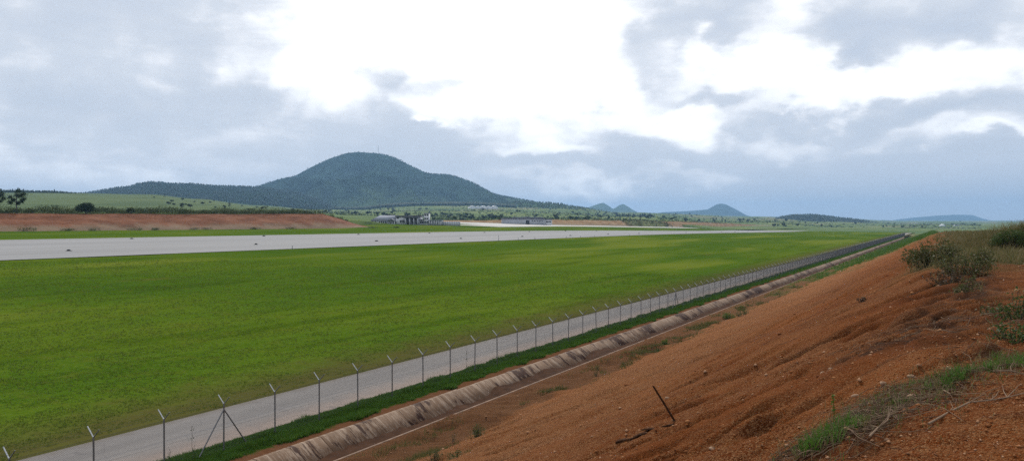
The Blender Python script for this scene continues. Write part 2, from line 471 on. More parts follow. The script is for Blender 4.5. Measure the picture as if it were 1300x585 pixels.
M['leaf_brown'] = m_blade('withered_leaves', [(0.06, 0.035, 0.018), (0.10, 0.06, 0.03), (0.035, 0.025, 0.014)], 0.15)
M['leaf_forest'] = m_blade('forest_crowns', [(0.018, 0.040, 0.019), (0.024, 0.050, 0.024), (0.030, 0.058, 0.028)], 0.15)
M['bark'] = m_flat('bark', (0.085, 0.062, 0.045), 0.9, 0.4, 12)
M['twig'] = m_blade('dry_twig', [(0.11, 0.062, 0.036), (0.17, 0.105, 0.065), (0.24, 0.16, 0.10), (0.065, 0.036, 0.022)], 0.0, 0.85)
M['steel'] = m_flat('galvanised_steel', (0.19, 0.195, 0.20), 0.45, 0.25, 4, metal=0.55)
M['steel_lit'] = m_flat('lit_galvanised_steel', (0.52, 0.53, 0.53), 0.4, 0.15, 4, metal=0.4)  # lighter copy of the steel: light on the road-side arm put into colour
M['wire'] = m_flat('galvanised_wire', (0.055, 0.060, 0.068), 0.7, 0.1, 2, metal=0.2)
M['white_wall'] = m_flat('white_render', (0.70, 0.70, 0.71), 0.85, 0.07, 0.15)
M['grey_wall'] = m_flat('grey_render', (0.42, 0.43, 0.46), 0.85, 0.12, 0.2)
M['roof_grey'] = m_flat('grey_sheet_roof', (0.27, 0.285, 0.32), 0.8, 0.12, 0.3, spec=0.1)
M['dark_trim'] = m_flat('dark_fascia', (0.10, 0.105, 0.12), 0.6, 0.2, 0.4)
M['glass'] = m_flat('window_glass', (0.018, 0.022, 0.03), 0.12, 0.2, 0.5, spec=0.5)
M['rubber'] = m_flat('black_rubber', (0.014, 0.014, 0.016), 0.8, 0.3, 4)
M['plank'] = m_flat('weathered_plank', (0.055, 0.026, 0.014), 1.0, 0.45, 14, spec=0.03)
M['sheet_white'] = m_flat('white_plastic_sheet', (0.86, 0.87, 0.88), 0.5, 0.08, 0.1)

def m_runway():
    m, t = material('runway_surface')
    p = t.pos()
    big = t.noise(t.mapv(p, sc=(0.05, 0.006, 0)), 1.0, 4, 0.6)
    fine = t.noise(p, 1.3, 6, 0.7)
    c = t.ramp(big, [(0.3, (0.215, 0.208, 0.202)), (0.7, (0.285, 0.275, 0.265))])
    c = t.mix(t.m('MULTIPLY', t.sstep(fine, 0.4, 0.75), 0.22), c, (0.22, 0.215, 0.215))
    c = t.mix(t.m('MULTIPLY', t.sstep(t.noise(t.mapv(p, loc=(3, 2, 0), sc=(0.25, 0.004, 0)), 1.0, 5, 0.65), 0.52, 0.68), 0.45), c, (0.15, 0.145, 0.142))
    t.out(c, 0.9, t.noise(p, 20, 2), 0.3, 0.01)
    return m
def m_apron():
    m, t = material('apron_concrete')
    p = t.pos()
    c = t.ramp(t.noise(t.mapv(p, sc=(0.03, 0.008, 0)), 1.0, 5, 0.6), [(0.3, (0.42, 0.39, 0.35)), (0.5, (0.52, 0.50, 0.46)), (0.75, (0.60, 0.58, 0.54))])
    c = t.mix(t.m('MULTIPLY', t.sstep(t.noise(p, 0.02, 4), 0.56, 0.68), 0.6), c, (0.36, 0.24, 0.16))
    t.out(c, 0.9); return m
def m_road():
    m, t = material('perimeter_road')
    p = t.pos(); x, y, z = t.sep(p)
    n1 = t.noise(t.mapv(p, sc=(0.6, 0.06, 0)), 1.0, 5, 0.6)
    n2 = t.noise(p, 0.8, 6, 0.65)
    n3 = t.noise(p, 14.0, 3, 0.7)
    c = t.ramp(n1, [(0.3, (0.165, 0.148, 0.136)), (0.7, (0.24, 0.215, 0.195))])
    # reddish dust carried in along the fence side
    xe = t.m('ADD', x, t.m('MULTIPLY', t.m('SUBTRACT', n2, 0.5), 2.2))
    c = t.mix(t.m('MULTIPLY', t.sstep(xe, -31.6, -29.0), 0.55), c, (0.36, 0.245, 0.18))
    c = t.mix(t.m('MULTIPLY', t.sstep(xe, -33.6, -34.8), 0.7), c, (0.15, 0.12, 0.09))
    # construction seam down the middle and cross cracks
    seam = t.m('ABSOLUTE', t.m('ADD', x, t.m('MULTIPLY_ADD', t.m('SUBTRACT', n2, 0.5), 0.25, 31.6)))
    c = t.mix(t.m('MULTIPLY', t.sstep(seam, 0.22, 0.02), 0.42), c, (0.13, 0.12, 0.12))
    crack = t.voro(t.mapv(p, sc=(0.5, 0.35, 0)), 1.0, 'DISTANCE_TO_EDGE')
    c = t.mix(t.m('MULTIPLY', t.sstep(crack, 0.012, 0.0), 0.35), c, (0.09, 0.08, 0.08))
    c = t.mix(t.m('MULTIPLY', t.sstep(n3, 0.45, 0.8), 0.25), c, (0.40, 0.37, 0.35))
    t.out(c, 0.92, n3, 0.35, 0.01); return m
def m_soil():
    m, t = material('red_soil')
    p = t.pos()
    q = t.mapv(p, rot=(0, 0, R(-40)), sc=(1, 1, 1))
    rill = t.noise(t.mapv(q, sc=(0.35, 2.6, 0.5)), 1.0, 5, 0.6, 0.4)
    n1 = t.noise(p, 0.22, 5, 0.6)
    n2 = t.noise(p, 2.2, 6, 0.65)
    g1 = t.voro(p, 48.0); g2 = t.voro(p, 110.0)
    gc = t.sep(t.voro(p, 48.0, out='Color'))[0]
    gc2 = t.sep(t.voro(p, 110.0, out='Color'))[0]
    c = t.ramp(n1, [(0.3, (0.140, 0.034, 0.008)), (0.5, (0.230, 0.060, 0.013)), (0.72, (0.325, 0.100, 0.026))])
    c = t.mix(t.m('MULTIPLY', t.sstep(rill, 0.5, 0.32), 0.7), c, (0.090, 0.025, 0.008))
    c = t.mix(t.m('MULTIPLY', t.sstep(n2, 0.5, 0.75), 0.5), c, (0.33, 0.120, 0.034))
    # gravel: single grains lighter or darker than the earth
    grav = t.attr('gravel')
    dens = t.m('MULTIPLY', t.sstep(gc, 0.50, 0.95), t.m('MULTIPLY_ADD', grav, 0.7, 0.1))
    c = t.mix(dens, c, (0.40, 0.185, 0.075))
    c = t.mix(t.m('MULTIPLY', t.sstep(gc2, 0.70, 0.98), t.m('MULTIPLY_ADD', grav, 0.55, 0.15)), c, (0.47, 0.26, 0.125))
    c = t.mix(t.m('MULTIPLY', t.sstep(gc2, 0.28, 0.05), 0.5), c, (0.07, 0.020, 0.008))
    lowg = t.sstep(t.m('ADD', t.sep(p)[0], t.m('MULTIPLY', t.m('SUBTRACT', n1, 0.5), 9.0)), -5.0, -12.5)
    c = t.mix(t.m('MULTIPLY', lowg, t.m('MULTIPLY', t.sstep(gc, 0.25, 0.8), 0.62)), c, (0.47, 0.235, 0.105))
    bench = t.attr('bench')
    c = t.mix(t.m('MULTIPLY', bench, 0.75), c, t.mix(t.noise(t.mapv(t.mapv(p, rot=(0, 0, R(-28.8))), sc=(0.45, 2.6, 1)), 1.0, 5, 0.65), (0.060, 0.024, 0.011), (0.27, 0.14, 0.070)))
    lit = t.attr('litter')
    c = t.mix(t.m('MULTIPLY', lit, t.sstep(n2, 0.3, 0.6)), c, (0.085, 0.040, 0.022))
    veg = t.attr('veg')
    vg = t.mix(t.noise(p, 0.6, 5), (0.075, 0.080, 0.026), (0.17, 0.140, 0.062))
    c = t.mix(t.m('MULTIPLY', veg, t.sstep(t.noise(p, 0.35, 5), 0.28, 0.45)), c, vg)
    vg2 = t.mix(t.noise(p, 0.9, 5), (0.06, 0.085, 0.018), (0.14, 0.14, 0.04))
    c = t.mix(t.m('MULTIPLY', t.attr('green'), t.sstep(t.noise(p, 0.25, 6), 0.30, 0.5)), c, vg2)
    hgt = t.m('ADD', t.m('MULTIPLY', g1, -0.7), t.m('ADD', t.m('MULTIPLY', g2, -0.4), t.m('MULTIPLY', t.noise(p, 14.0, 5, 0.7), 1.1)))
    t.out(c, 1.0, hgt, 1.0, 0.07, spec=0.03); return m
def m_cut(name, k=1.0, kb=1.0):
    m, t = material(name)
    p = t.pos(); 
    q = t.noise(t.mapv(p, sc=(0.25, 0.09, 0.5)), 1.0, 6, 0.65)
    c = t.ramp(q, [(0.3, (0.125 * k, 0.052 * k * kb, 0.024 * k * kb)), (0.5, (0.20 * k, 0.088 * k * kb, 0.042 * k * kb)), (0.7, (0.27 * k, 0.135 * k * kb, 0.072 * k * kb))])
    h = t.attr('hgt')
    low = t.m('ADD', h, t.m('MULTIPLY', t.m('SUBTRACT', t.noise(p, 0.15, 5), 0.5), 0.7))
    c = t.mix(t.m('MULTIPLY', t.sstep(low, 0.45, 0.1), 0.65), c, (0.24, 0.19, 0.125))
    c = t.mix(t.m('MULTIPLY', t.attr('veg'), t.sstep(t.noise(p, 0.2, 5), 0.3, 0.45)), c, (0.15, 0.17, 0.06))
    t.out(c, 0.95, t.noise(p, 0.7, 6), 0.8, 0.5, spec=0.1); return m
def m_far():
    m, t = material('far_fields')
    p = t.pos()
    q = t.noise(t.mapv(p, sc=(0.004, 0.004, 0)), 1.0, 6, 0.65)
    c = t.ramp(q, [(0.28, (0.060, 0.100, 0.024)), (0.44, (0.105, 0.150, 0.036)), (0.56, (0.165, 0.200, 0.055)), (0.72, (0.25, 0.235, 0.10))])
    cellc = t.sep(t.voro(t.mapv(p, rot=(0, 0, 0.5), sc=(0.009, 0.005, 0)), 1.0, out='Color'))
    c = t.mix(t.m('MULTIPLY', cellc[0], 0.45), c, (0.055, 0.105, 0.030))
    c = t.mix(t.m('MULTIPLY', t.sstep(cellc[1], 0.82, 0.9), 0.5), c, (0.26, 0.21, 0.13))
    c = t.mix(t.m('MULTIPLY', t.sstep(t.noise(p, 0.03, 5, 0.7), 0.52, 0.62), 0.55), c, (0.030, 0.062, 0.020))
    crop = t.attr('crop')   # the even planted slope on the left
    rows = t.noise(t.mapv(p, rot=(0, 0, 0.6), sc=(0.08, 0.012, 0)), 1.0, 4)
    cc = t.mix(rows, (0.075, 0.110, 0.035), (0.125, 0.160, 0.060))
    cc = t.mix(t.m('MULTIPLY', t.sstep(t.noise(p, 0.012, 6, 0.65), 0.45, 0.6), 0.6), cc, (0.045, 0.08, 0.028))
    c = t.mix(crop, c, cc)
    t.out(c, 1.0, spec=0.05); return m
def m_forest(name, dark, light, clear, sc=1.0):
    m, t = material(name)
    p = t.pos()
    a = t.noise(t.mapv(p, sc=(0.02 * sc,) * 3), 1.0, 6, 0.7)
    b = t.noise(t.mapv(p, sc=(0.0022 * sc,) * 3), 1.0, 5, 0.6)
    c = t.ramp(a, [(0.35, dark), (0.62, light)])
    c = t.mix(t.m('MULTIPLY', t.sstep(t.noise(t.mapv(p, sc=(0.006 * sc, 0.006 * sc, 0.010 * sc)), 1.0, 5, 0.65), 0.45, 0.62), 0.55), c, tuple(v * 1.35 for v in light))
    h = t.attr('hgt')
    k = t.m('SUBTRACT', t.m('MULTIPLY_ADD', h, -1.15, 0.62), t.m('MULTIPLY', t.m('SUBTRACT', b, 0.5), -1.9))
    c = t.mix(t.m('MULTIPLY', t.sstep(k, 0.32, 0.62), 0.85), c, t.mix(a, clear, tuple(v * 0.6 for v in clear)))
    t.out(c, 1.0, t.noise(t.mapv(p, sc=(0.05,) * 3), 1.0, 4), 1.0, 10.0, spec=0.0); return m
def m_concrete():
    m, t = material('stained_concrete')
    tc = t.n('ShaderNodeTexCoord').outputs['Object']
    p = t.pos(); x, y, z = t.sep(p)
    # stains follow the water down the slab: stretched along X/Z, changing fast along Y
    st = t.noise(t.mapv(p, sc=(0.45, 2.2, 0.45)), 1.0, 6, 0.75)
    st2 = t.noise(t.mapv(p, loc=(4, 9, 0), sc=(0.5, 3.3, 0.5)), 1.0, 6, 0.8)
    patch = t.noise(t.mapv(p, sc=(0.3, 0.22, 0.3)), 1.0, 4, 0.6)
    rnd = t.n('ShaderNodeObjectInfo').outputs['Random']
    c = t.mix(rnd, (0.150, 0.088, 0.050), (0.225, 0.142, 0.088))
    c = t.mix(t.m('MULTIPLY', t.sstep(st2, 0.47, 0.60), 0.75), c, (0.41, 0.305, 0.22))
    c = t.mix(t.m('MULTIPLY', t.sstep(t.m('MULTIPLY_ADD', patch, 1.3, t.m('SUBTRACT', st, 0.62)), 0.56, 0.64), 0.95), c, (0.042, 0.016, 0.009))
    c = t.mix(t.m('MULTIPLY', t.sstep(t.noise(p, 6, 5), 0.5, 0.8), 0.4), c, (0.16, 0.085, 0.05))
    t.out(c, 0.9, t.noise(p, 12, 4), 0.5, 0.02); return m
M['runway'] = m_runway(); M['apron'] = m_apron(); M['road'] = m_road(); M['soil'] = m_soil(); M['concrete'] = m_concrete()
M['cut'] = m_cut('red_cut_face', 1.0, 0.88); M['cut_pale'] = m_cut('pale_cut_face', 1.45, 1.35); M['far'] = m_far()
M['forest'] = m_forest('forested_slopes', (0.012, 0.027, 0.020), (0.036, 0.068, 0.046), (0.095, 0.145, 0.070))
M['forest_dark'] = m_forest('dark_forest', (0.010, 0.022, 0.012), (0.026, 0.046, 0.022), (0.05, 0.08, 0.03))
M['ridge_green'] = m_forest('green_ridge', (0.03, 0.055, 0.02), (0.07, 0.11, 0.04), (0.13, 0.17, 0.07))
M['lip'] = m_flat('muddy_concrete', (0.26, 0.165, 0.11), 0.9, 0.45, 1.2)
M['silt'] = m_flat('wet_shaded_silt', (0.060, 0.029, 0.016), 0.95, 0.35, 1.5, spec=0.05)  # dark tone holds both the wet and the shade in the channel
M['pebble'] = m_blade('pebbles', [(0.22, 0.070, 0.018), (0.34, 0.145, 0.055), (0.44, 0.25, 0.14), (0.15, 0.044, 0.012), (0.29, 0.115, 0.042)], 0.0, 0.9)
M['stone'] = m_flat('pale_stone', (0.30, 0.18, 0.105), 0.9, 0.3, 12)

# ================================================================== STRUCTURE
# far ground: fields and scrub up to the horizon
def build_far():
    cols = np.unique(np.concatenate([np.linspace(-900, 0, 60), np.linspace(0, 1300, 260), np.linspace(1300, 2200, 60)]))
    nrow = 150
    d0 = np.interp(cols, [-900, -300, 0, 200, 400, 440, 470, 500, 700, 860, 1000, 2200],
                   [235, 260, 312, 352, 455, 490, 540, 590, 905, 1200, 640, 640])
    t = np.linspace(0, 1, nrow)[:, None]
    D = d0[None, :] * (16500 / d0[None, :]) ** t
    PX = np.broadcast_to(cols[None, :], D.shape)
    k = (PX - 650) / 1000
    X = (FWD[0] + k * RIGHT[0]) * D; Y = (FWD[1] + k * RIGHT[1]) * D
    Z = z_far(PX, D) + 0.004 * np.clip(D - 500, 0, 3000) * fbm(X / 350, Y / 350, 3, 4)
    Z[0] -= 25.0; X[0] = X[1]; Y[0] = Y[1]
    me = grid_mesh('ground', X, Y, Z, M['far'], flip=True)
    crop = ss(395, 330, PX + 60 * fbm(X / 300, Y / 300, 5, 3)) * ss(430, 520, D)
    fattr(me, 'crop', crop)
    return tag(obj('ground', me), kind='structure')
def z_ground(px, D):
    X, Y = at_depth(px, D)
    return float(z_far(px, D) + 0.004 * np.clip(D - 500, 0, 3000) * fbm(np.array([X / 350]), np.array([Y / 350]), 3, 4)[0])
build_far()

# airfield grass
def strip(name, xs, ys, mat, dz, amp=0.0, seed=1):
    X, Y = np.meshgrid(xs, ys)
    Z = z_air(X, Y) + dz
    if amp: Z = Z + amp * (fbm(X / 9, Y / 14, seed, 3) * ss(-34.4, -38, X) - 0.1 * ss(-36, -34.4, X))
    me = grid_mesh(name, X, Y, Z, mat)
    return tag(obj(name, me), kind='structure')
ysA = np.concatenate([np.arange(-60, 300, 2.5), np.arange(300, 2001, 20)])
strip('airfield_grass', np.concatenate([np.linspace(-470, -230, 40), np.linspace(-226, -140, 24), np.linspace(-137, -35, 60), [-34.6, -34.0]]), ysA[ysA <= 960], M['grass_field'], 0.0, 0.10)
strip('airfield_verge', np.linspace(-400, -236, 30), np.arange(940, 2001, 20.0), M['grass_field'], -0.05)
strip('runway', np.linspace(-230, -140, 40), ysA[ysA <= 985], M['runway'], 0.10)
strip('apron', np.linspace(-345, -300, 24), np.arange(525, 1321, 10.0), M['apron'], 0.10)
strip('apron_yard', np.linspace(-404, -345, 14), np.arange(575, 705, 10.0), M['apron'], 0.12)
strip('perimeter_road', np.linspace(-34.5, -29.0, 14), np.concatenate([np.arange(-20, 300, 2.0), np.arange(300, 900, 10)]), M['road'], 0.02)
# verge between road and drain
def verge():
    xs = np.array([-29.0, -28.6, -28, -27.4, -26.8, -26.3, -25.95, -25.75, -25.62])
    ys = np.concatenate([np.arange(-10, 200, 0.5), np.arange(200, 900, 5)])
    X, Y = np.meshgrid(xs, ys)
    Z = 0.02 + 0.07 * np.exp(-((X + 27.4) / 0.9) ** 2) + 0.05 * fbm(X * 0.9, Y * 0.9, 4, 3) * ss(-29, -28.5, X) * ss(-25.6, -26, X)
    m, t = material('verge_ground'); p = t.pos(); x = t.sep(p)[0]
    n = t.noise(p, 1.6, 5)
    xe = t.m('ADD', x, t.m('MULTIPLY', t.m('SUBTRACT', n, 0.5), 1.3))
    c = t.mix(n, (0.018, 0.045, 0.006), (0.035, 0.065, 0.010))
    c = t.mix(t.sstep(xe, -26.75, -26.35), c, t.mix(t.noise(p, 7, 4), (0.075, 0.030, 0.014), (0.17, 0.082, 0.042)))
    c = t.mix(t.sstep(xe, -28.5, -28.85), c, (0.10, 0.075, 0.05))
    t.out(c, 1.0, t.noise(p, 12, 4), 0.6, 0.03, spec=0.0)
    tag(obj('verge', grid_mesh('verge', X, Y, Z, m)), kind='structure')
verge()

# red cut banks on the far side of the airfield
def bank(name, ys, xt, ztoe, ztop, run, seed, vegf, mat='cut'):
    rows = 16
    ys = np.asarray(ys, float)
    v = np.linspace(0, 1, rows)[:, None]
    Yg = np.broadcast_to(ys[None, :], (rows, len(ys)))
    n = fbm(Yg / 14, v * 1.5 + 0 * Yg, seed, 4)
    run_ = np.broadcast_to(np.asarray(run, float), len(ys))
    prof = v ** 0.9
    X = xt[None, :] - run_[None, :] * v - 2.2 * n * np.sin(np.pi * np.clip(v, 0, 1)) + 0.9 * fbm(Yg / 4, v * 4, seed + 9, 3) * np.sin(np.pi * v)
    Z = ztoe[None, :] + (ztop - ztoe)[None, :] * prof
    me = grid_mesh(name, X, Yg, Z, M[mat], flip=True)
    fattr(me, 'hgt', np.broadcast_to(v, X.shape)); fattr(me, 'veg', vegf(Yg, v))
    return tag(obj(name, me), kind='structure')
yb = np.arange(-120, 404, 3.0)
toe = np.full(len(yb), -300.0) - 2.0 * ss(330, 400, yb) * 8
ztop1 = np.interp(yb, [-120, 160, 270, 345, 372, 398], [13.4, 13.7, 14.6, 15.0, 11.5, 7.2]) + 0.5 * fbm(yb / 20, yb * 0, 5, 3)
bank('cut_bank', yb, toe, z_air(toe, yb) - 0.1, ztop1, 13 - 6 * ss(330, 398, yb), 21, lambda Y, v: np.zeros_like(Y))
# vegetated plateau behind the bank top
def plateau():
    v = np.linspace(0, 1, 14)[:, None]; Yg = np.broadcast_to(yb[None, :], (14, len(yb)))
    x0 = toe - (13 - 6 * ss(330, 398, yb)) + 0.3
    X = x0[None, :] - v * 70
    Z = ztop1[None, :] - 0.05 + v * 0.6 + 0.3 * fbm(X / 8, Yg / 8, 8, 3) * (v > 0.02)
    m, t = material('rough_pasture'); p = t.pos()
    c = t.mix(t.noise(p, 0.12, 5), (0.05, 0.075, 0.02), (0.15, 0.15, 0.055))
    t.out(c, 1.0, spec=0.05)
    tag(obj('plateau', grid_mesh('plateau', X, Yg, Z, m, flip=True)), kind='structure')
plateau()
yb2 = np.arange(480, 2000, 8.0)
toe2 = np.interp(yb2, [480, 640, 700, 1000, 2000], [-408, -402, -354, -345, -345.0])
zt2 = z_air(toe2, yb2) - 0.1
top2 = np.interp(yb2, [480, 540, 640, 700, 760, 1124, 1500, 1732, 1900, 2000], [10.6, 11.8, 13.0, 13.2, 13.6, 12.6, 9.5, 6.0, 0, -4.5]) + 0.7 * fbm(yb2 / 30, yb2 * 0, 6, 3)
top2 = np.maximum(top2, zt2 + 0.1)
bank('hillside_cut', yb2, toe2, zt2, top2, 12, 33, lambda Y, v: ss(930, 960, Y) * ss(1110, 1080, Y) + 0 * v, 'cut_pale')
# back of the hillside cut, down to the fields
def cut_back():
    v = np.linspace(0, 1, 8)[:, None]; Yg = np.broadcast_to(yb2[None, :], (8, len(yb2)))
    X = (toe2 - 11.7)[None, :] - v * 90
    Z = top2[None, :] - 0.05 - 2.2 * v + 0.6 * fbm(X / 12, Yg / 12, 8, 3) * (v > 0.05)
    tag(obj('scrub_ground', grid_mesh('scrub_ground', X, Yg, Z, M['far'], flip=True)), kind='structure')
cut_back()

# embankment the viewer stands on
LP = [hit(x, y)[0] for x, y in [(1040, 580), (1090, 548), (1140, 515), (1190, 488), (1240, 470), (1290, 448)]]
LP2 = [hit(x, y)[0] for x, y in [(1130, 440), (1165, 420), (1195, 400), (1222, 372), (1235, 350)]]
LP3 = [hit(x, y)[0] for x, y in [(1240, 395), (1270, 400), (1295, 395), (1330, 405)]]
def seg_dist(X, Y, pts):
    d = np.full(np.shape(X), 1e9)
    for a, b in zip(pts[:-1], pts[1:]):
        ax, ay = a[0], a[1]; bx, by = b[0] - ax, b[1] - ay
        t = np.clip(((X - ax) * bx + (Y - ay) * by) / (bx * bx + by * by), 0, 1)
        d = np.minimum(d, np.hypot(X - ax - t * bx, Y - ay - t * by))
    return d
PITS = [(hit(x, y)[0], s, dp) for x, y, s, dp in [(962, 507, .20, .10), (1012, 533, .15, .08), (1003, 522, .13, .06), (1100, 470, .2, .08), (935, 470, .3, .07), (1258, 384, .3, .2)]]
def z_emb(X, Y, micro=True):
    X = np.asarray(X, float); Y = np.asarray(Y, float)
    Z = z_emb0(X, Y)
    on = ss(-19.6, -18.2, X); near = 1
    ca, sa = math.cos(R(50)), math.sin(R(50))
    al = -X * sa * 0.84 - Y * ca * 1.2; q = X * 0.77 - Y * 0.64
    al = X * 0.64 + Y * 0.77
    wob = 0.5 * fbm(X / 2.5, Y / 2.5, 40, 3)
    slope_w = on * (1 - 0.75 * ss(-0.5, 2.5, X)) 
    r1 = np.clip(1 - np.abs(fbm((q + wob) / 1.5, al / 9.0, 41, 3)) * 5.0, 0, 1); r2 = np.clip(1 - np.abs(fbm((q + wob * .6) / 0.55, al / 4.0, 45, 3)) * 4.0, 0, 1)
    keep = np.clip(0.5 + 2.2 * fbm(X / 4, Y / 4, 47, 2), 0.1, 1)
    Z = Z + slope_w * keep * (-0.30 * r1 ** 1.3 * ss(110, 40, np.hypot(X, Y)) - 0.15 * r2 ** 1.4 * ss(28, 13, np.hypot(X, Y))) + slope_w * 0.10 * fbm((q + wob) / .8, al / 3.5, 49, 3)
    Z = Z + (0.10 + 0.12 * on) * fbm(X / 3.2, Y / 3.2, 48, 3)
    # grader furrows across the bench
    bw = (1 - on) * ss(-22.6, -22.1, X)
    Z = Z + bw * 0.52 * fbm((X * CY + Y * SY) / 3.0, (Y * CY - X * SY + wob * .5) / .8, 51, 3)
    if micro:
        rr = np.hypot(X, Y)
        Z = Z + (0.045 + 0.05 * np.clip(fbm(X / 2, Y / 2, 57, 2) + .1, 0, 1)) * fbm(X / 0.24, Y / 0.24, 55, 3) + 0.014 * fbm(X / 0.06, Y / 0.06, 59, 2) * ss(40, 15, rr)
    for c, s, dp in PITS:
        Z = Z - dp * np.exp(-(((X - c[0]) * .64 + (Y - c[1]) * .77) / (2.2 * s)) ** 2 - (((X - c[0]) * .77 - (Y - c[1]) * .64) / s) ** 2)
    lit = np.exp(-(seg_dist(X, Y, LP) / 0.55) ** 2)
    Z = Z + lit * (0.05 + 0.07 * fbm(X / .25, Y / .25, 70, 2))
    ed = ss(-22.62, -22.2, X)
    return Z * ed + 0.0 * (1 - ed)
def build_emb():
    th = np.concatenate([np.linspace(-150, -82, 30), np.linspace(-80, 14, 600), np.linspace(15, 110, 60)])
    tr = np.radians(th)
    s = np.sin(tr); c = np.cos(tr)
    r1 = np.full(len(th), 300.0)
    neg = s < -1e-4
    r1[neg] = np.minimum(300, 22.62 / -s[neg])
    cp = (c > 0.05) & (s < 0.0)
    r1[cp] = np.minimum(22.62 / np.maximum(-s[cp], 1e-5), 760 / c[cp])
    rt = (s >= 0.0); r1[rt] = 300 + 460 * np.exp(-th[rt] / 6.0)
    lr = np.concatenate([[0.02, 0.8, 1.25], 1.6 * (70 / 1.6) ** np.linspace(0, 1, 620), 70 * (760 / 70) ** np.linspace(0, 1, 161)[1:]])
    Rr = np.minimum(lr[:, None], r1[None, :])        # log-spaced rings, cut off at the drain's edge
    cut = lr[:, None] >= r1[None, :]
    X = Rr * s[None, :]; Y = Rr * c[None, :]
    Z = z_emb(X, Y)
    F = grid_faces(*X.shape); F = F[~cut[:-1, :-1].ravel()[:, None].repeat(4, 1).all(1) | ~cut[:-1, 1:].ravel()]
    me = mesh_np('embankment', np.stack([X, Y, Z], -1).reshape(-1, 3), F, M['soil'], True)
    q = X * 0.77 - Y * 0.64; al = X * 0.64 + Y * 0.77
    rr = np.hypot(X, Y)
    fattr(me, 'bench', ss(-18.9, -19.8, X + 0.8 * fbm(X, Y / 3, 61, 3)))
    fattr(me, 'gravel', np.clip(0.75 + 1.1 * fbm(q / 1.2, al / 6, 62, 3) + 0.25 * ss(-5, -12, X), 0.15, 1))
    lit = np.maximum(np.exp(-(seg_dist(X, Y, LP) / 0.5) ** 2), 0.9 * np.exp(-(seg_dist(X, Y, LP2) / 0.9) ** 2))
    lit = np.maximum(lit, 0.8 * np.exp(-(seg_dist(X, Y, LP3) / 1.6) ** 2))
    fattr(me, 'litter', np.clip(lit * (0.9 + 1.4 * fbm(X / .5, Y / .5, 64, 3)), 0, 1))
    n = fbm(X / 4, Y / 4, 66, 4)
    veg = ss(26, 40, Y + 14 * n + 0.4 * X) * ss(-2.0, 1.5, X + 3 * n)
    fattr(me, 'veg', veg)
    green = ss(110, 210, Y + 90 * n - 5 * (X + 19)) * ss(-3, -6, X + 5 * n) + 0.8 * ss(130, 220, Y + 80 * n) * (1 - veg)
    fattr(me, 'green', np.clip(green, 0, 1))
    return tag(obj('embankment', me), kind='structure')
build_emb()
def on_emb(X, Y):
    return np.stack([X, Y, z_emb(X, Y, False)], -1)

# ------------------------------------------------------------------ hills
def hill(name, pts, D, front, back, mat, seed, rough=0.12, n=220, base=None, spur=1.0, px_pad=0):
    """a ridge whose crest, at its own distance, runs through the traced skyline; slopes fall to front and back"""
    pts = np.array(pts, float)
    xs = np.linspace(pts[0, 0], pts[-1, 0], n)
    yk = np.interp(xs, pts[:, 0], pts[:, 1])
    ker = np.array([1, 2, 3, 2, 1]) / 9; yk2 = np.convolve(np.pad(yk, 2, 'edge'), ker, 'valid')
    hr = (283 - yk2) / 1000 * D + EYE
    zb = base if base is not None else z_far(xs, D - front) - 6 - 0.0015 * D
    zb = np.broadcast_to(zb, len(xs))
    top = np.maximum(hr - zb, 2.0)
    v = np.concatenate([np.linspace(-1, 0, 70), np.linspace(0, 1, 20)[1:]])[:, None]
    prof = np.where(v < 0, (1 + v) ** 1.35 * (1 - 0.25 * (1 + v)) / 0.75, 1 - v ** 1.5)
    prof = np.where(v < 0, 0.5 * ((1 + v) ** 1.6) + 0.5 * np.sin((1 + v) * np.pi / 2) ** 2, prof)
    dep = D + np.where(v < 0, v * front, v * back)
    PX = np.broadcast_to(xs[None, :], dep.shape[:1] + (n,)); DD = np.broadcast_to(dep, PX.shape)
    k = (PX - 650) / 1000
    X = (FWD[0] + k * RIGHT[0]) * DD; Y = (FWD[1] + k * RIGHT[1]) * DD
    L = top.max() * 1.3 + 60
    ridg = 0.5 - np.abs(fbm((k * D + 0.25 * v * front) / L, v * 1.1 + 0 * k, seed, 4))
    pert = (ridg - 0.32) * 0.55 * spur * top[None, :] * (prof * (1 - prof)) * 2.2 * (v < 0)
    Z = zb[None, :] + top[None, :] * prof + pert + rough * 10 * fbm(X / 45, Y / 45, seed + 5, 3) * np.clip(prof, 0, .98)
    me = grid_mesh(name, X, Y, Z, mat)
    fattr(me, 'hgt', np.broadcast_to(np.clip((Z - zb[None, :]) / top.max(), 0, 1), X.shape))
    o = tag(obj(name, me), kind='structure')
    return dict(xs=xs, v=v[:, 0], X=X, Y=Y, Z=Z, hr=hr, D=D, top=top)
H_mtn = hill('mountain', [(285, 256), (300, 250), (325, 237), (350, 229.5), (375, 223), (400, 210), (420, 201), (440, 194.5), (455, 193.2), (480, 195), (491, 197), (503, 201.5), (517, 209),
                          (541, 220.5), (552, 221.6), (566, 222), (580, 224.6), (599, 232), (615, 240), (629, 247), (650, 251), (675, 256), (705, 262), (745, 270)], 4600, 1500, 1300, M['forest'], 101, spur=3.6, n=300)
H_left = hill('wooded_hill', [(60, 252), (109, 245), (142, 239.7), (164, 237), (178, 232.8), (194, 231), (216, 233.2), (246, 233.6), (273, 236), (298, 236.7), (330, 237.5), (370, 243), (400, 252), (420, 262)],
              3600, 1300, 900, M['forest_dark'], 131, spur=0.8)
H_ridge = hill('green_ridge', [(600, 262), (650, 257), (680, 256.5), (708, 259), (727, 262), (742, 264.5), (770, 270), (800, 274)], 3500, 900, 600, M['ridge_green'], 151, spur=0.5)
hill('twin_hills', [(735, 270), (742, 265), (752, 261.5), (760, 258.6), (766, 257.3), (772, 261), (778, 265), (781, 264), (786, 260.5), (791, 259), (796, 261.5), (803, 266), (812, 271)], 9000, 1200, 1200, M['ridge_green'], 171, spur=0.6)
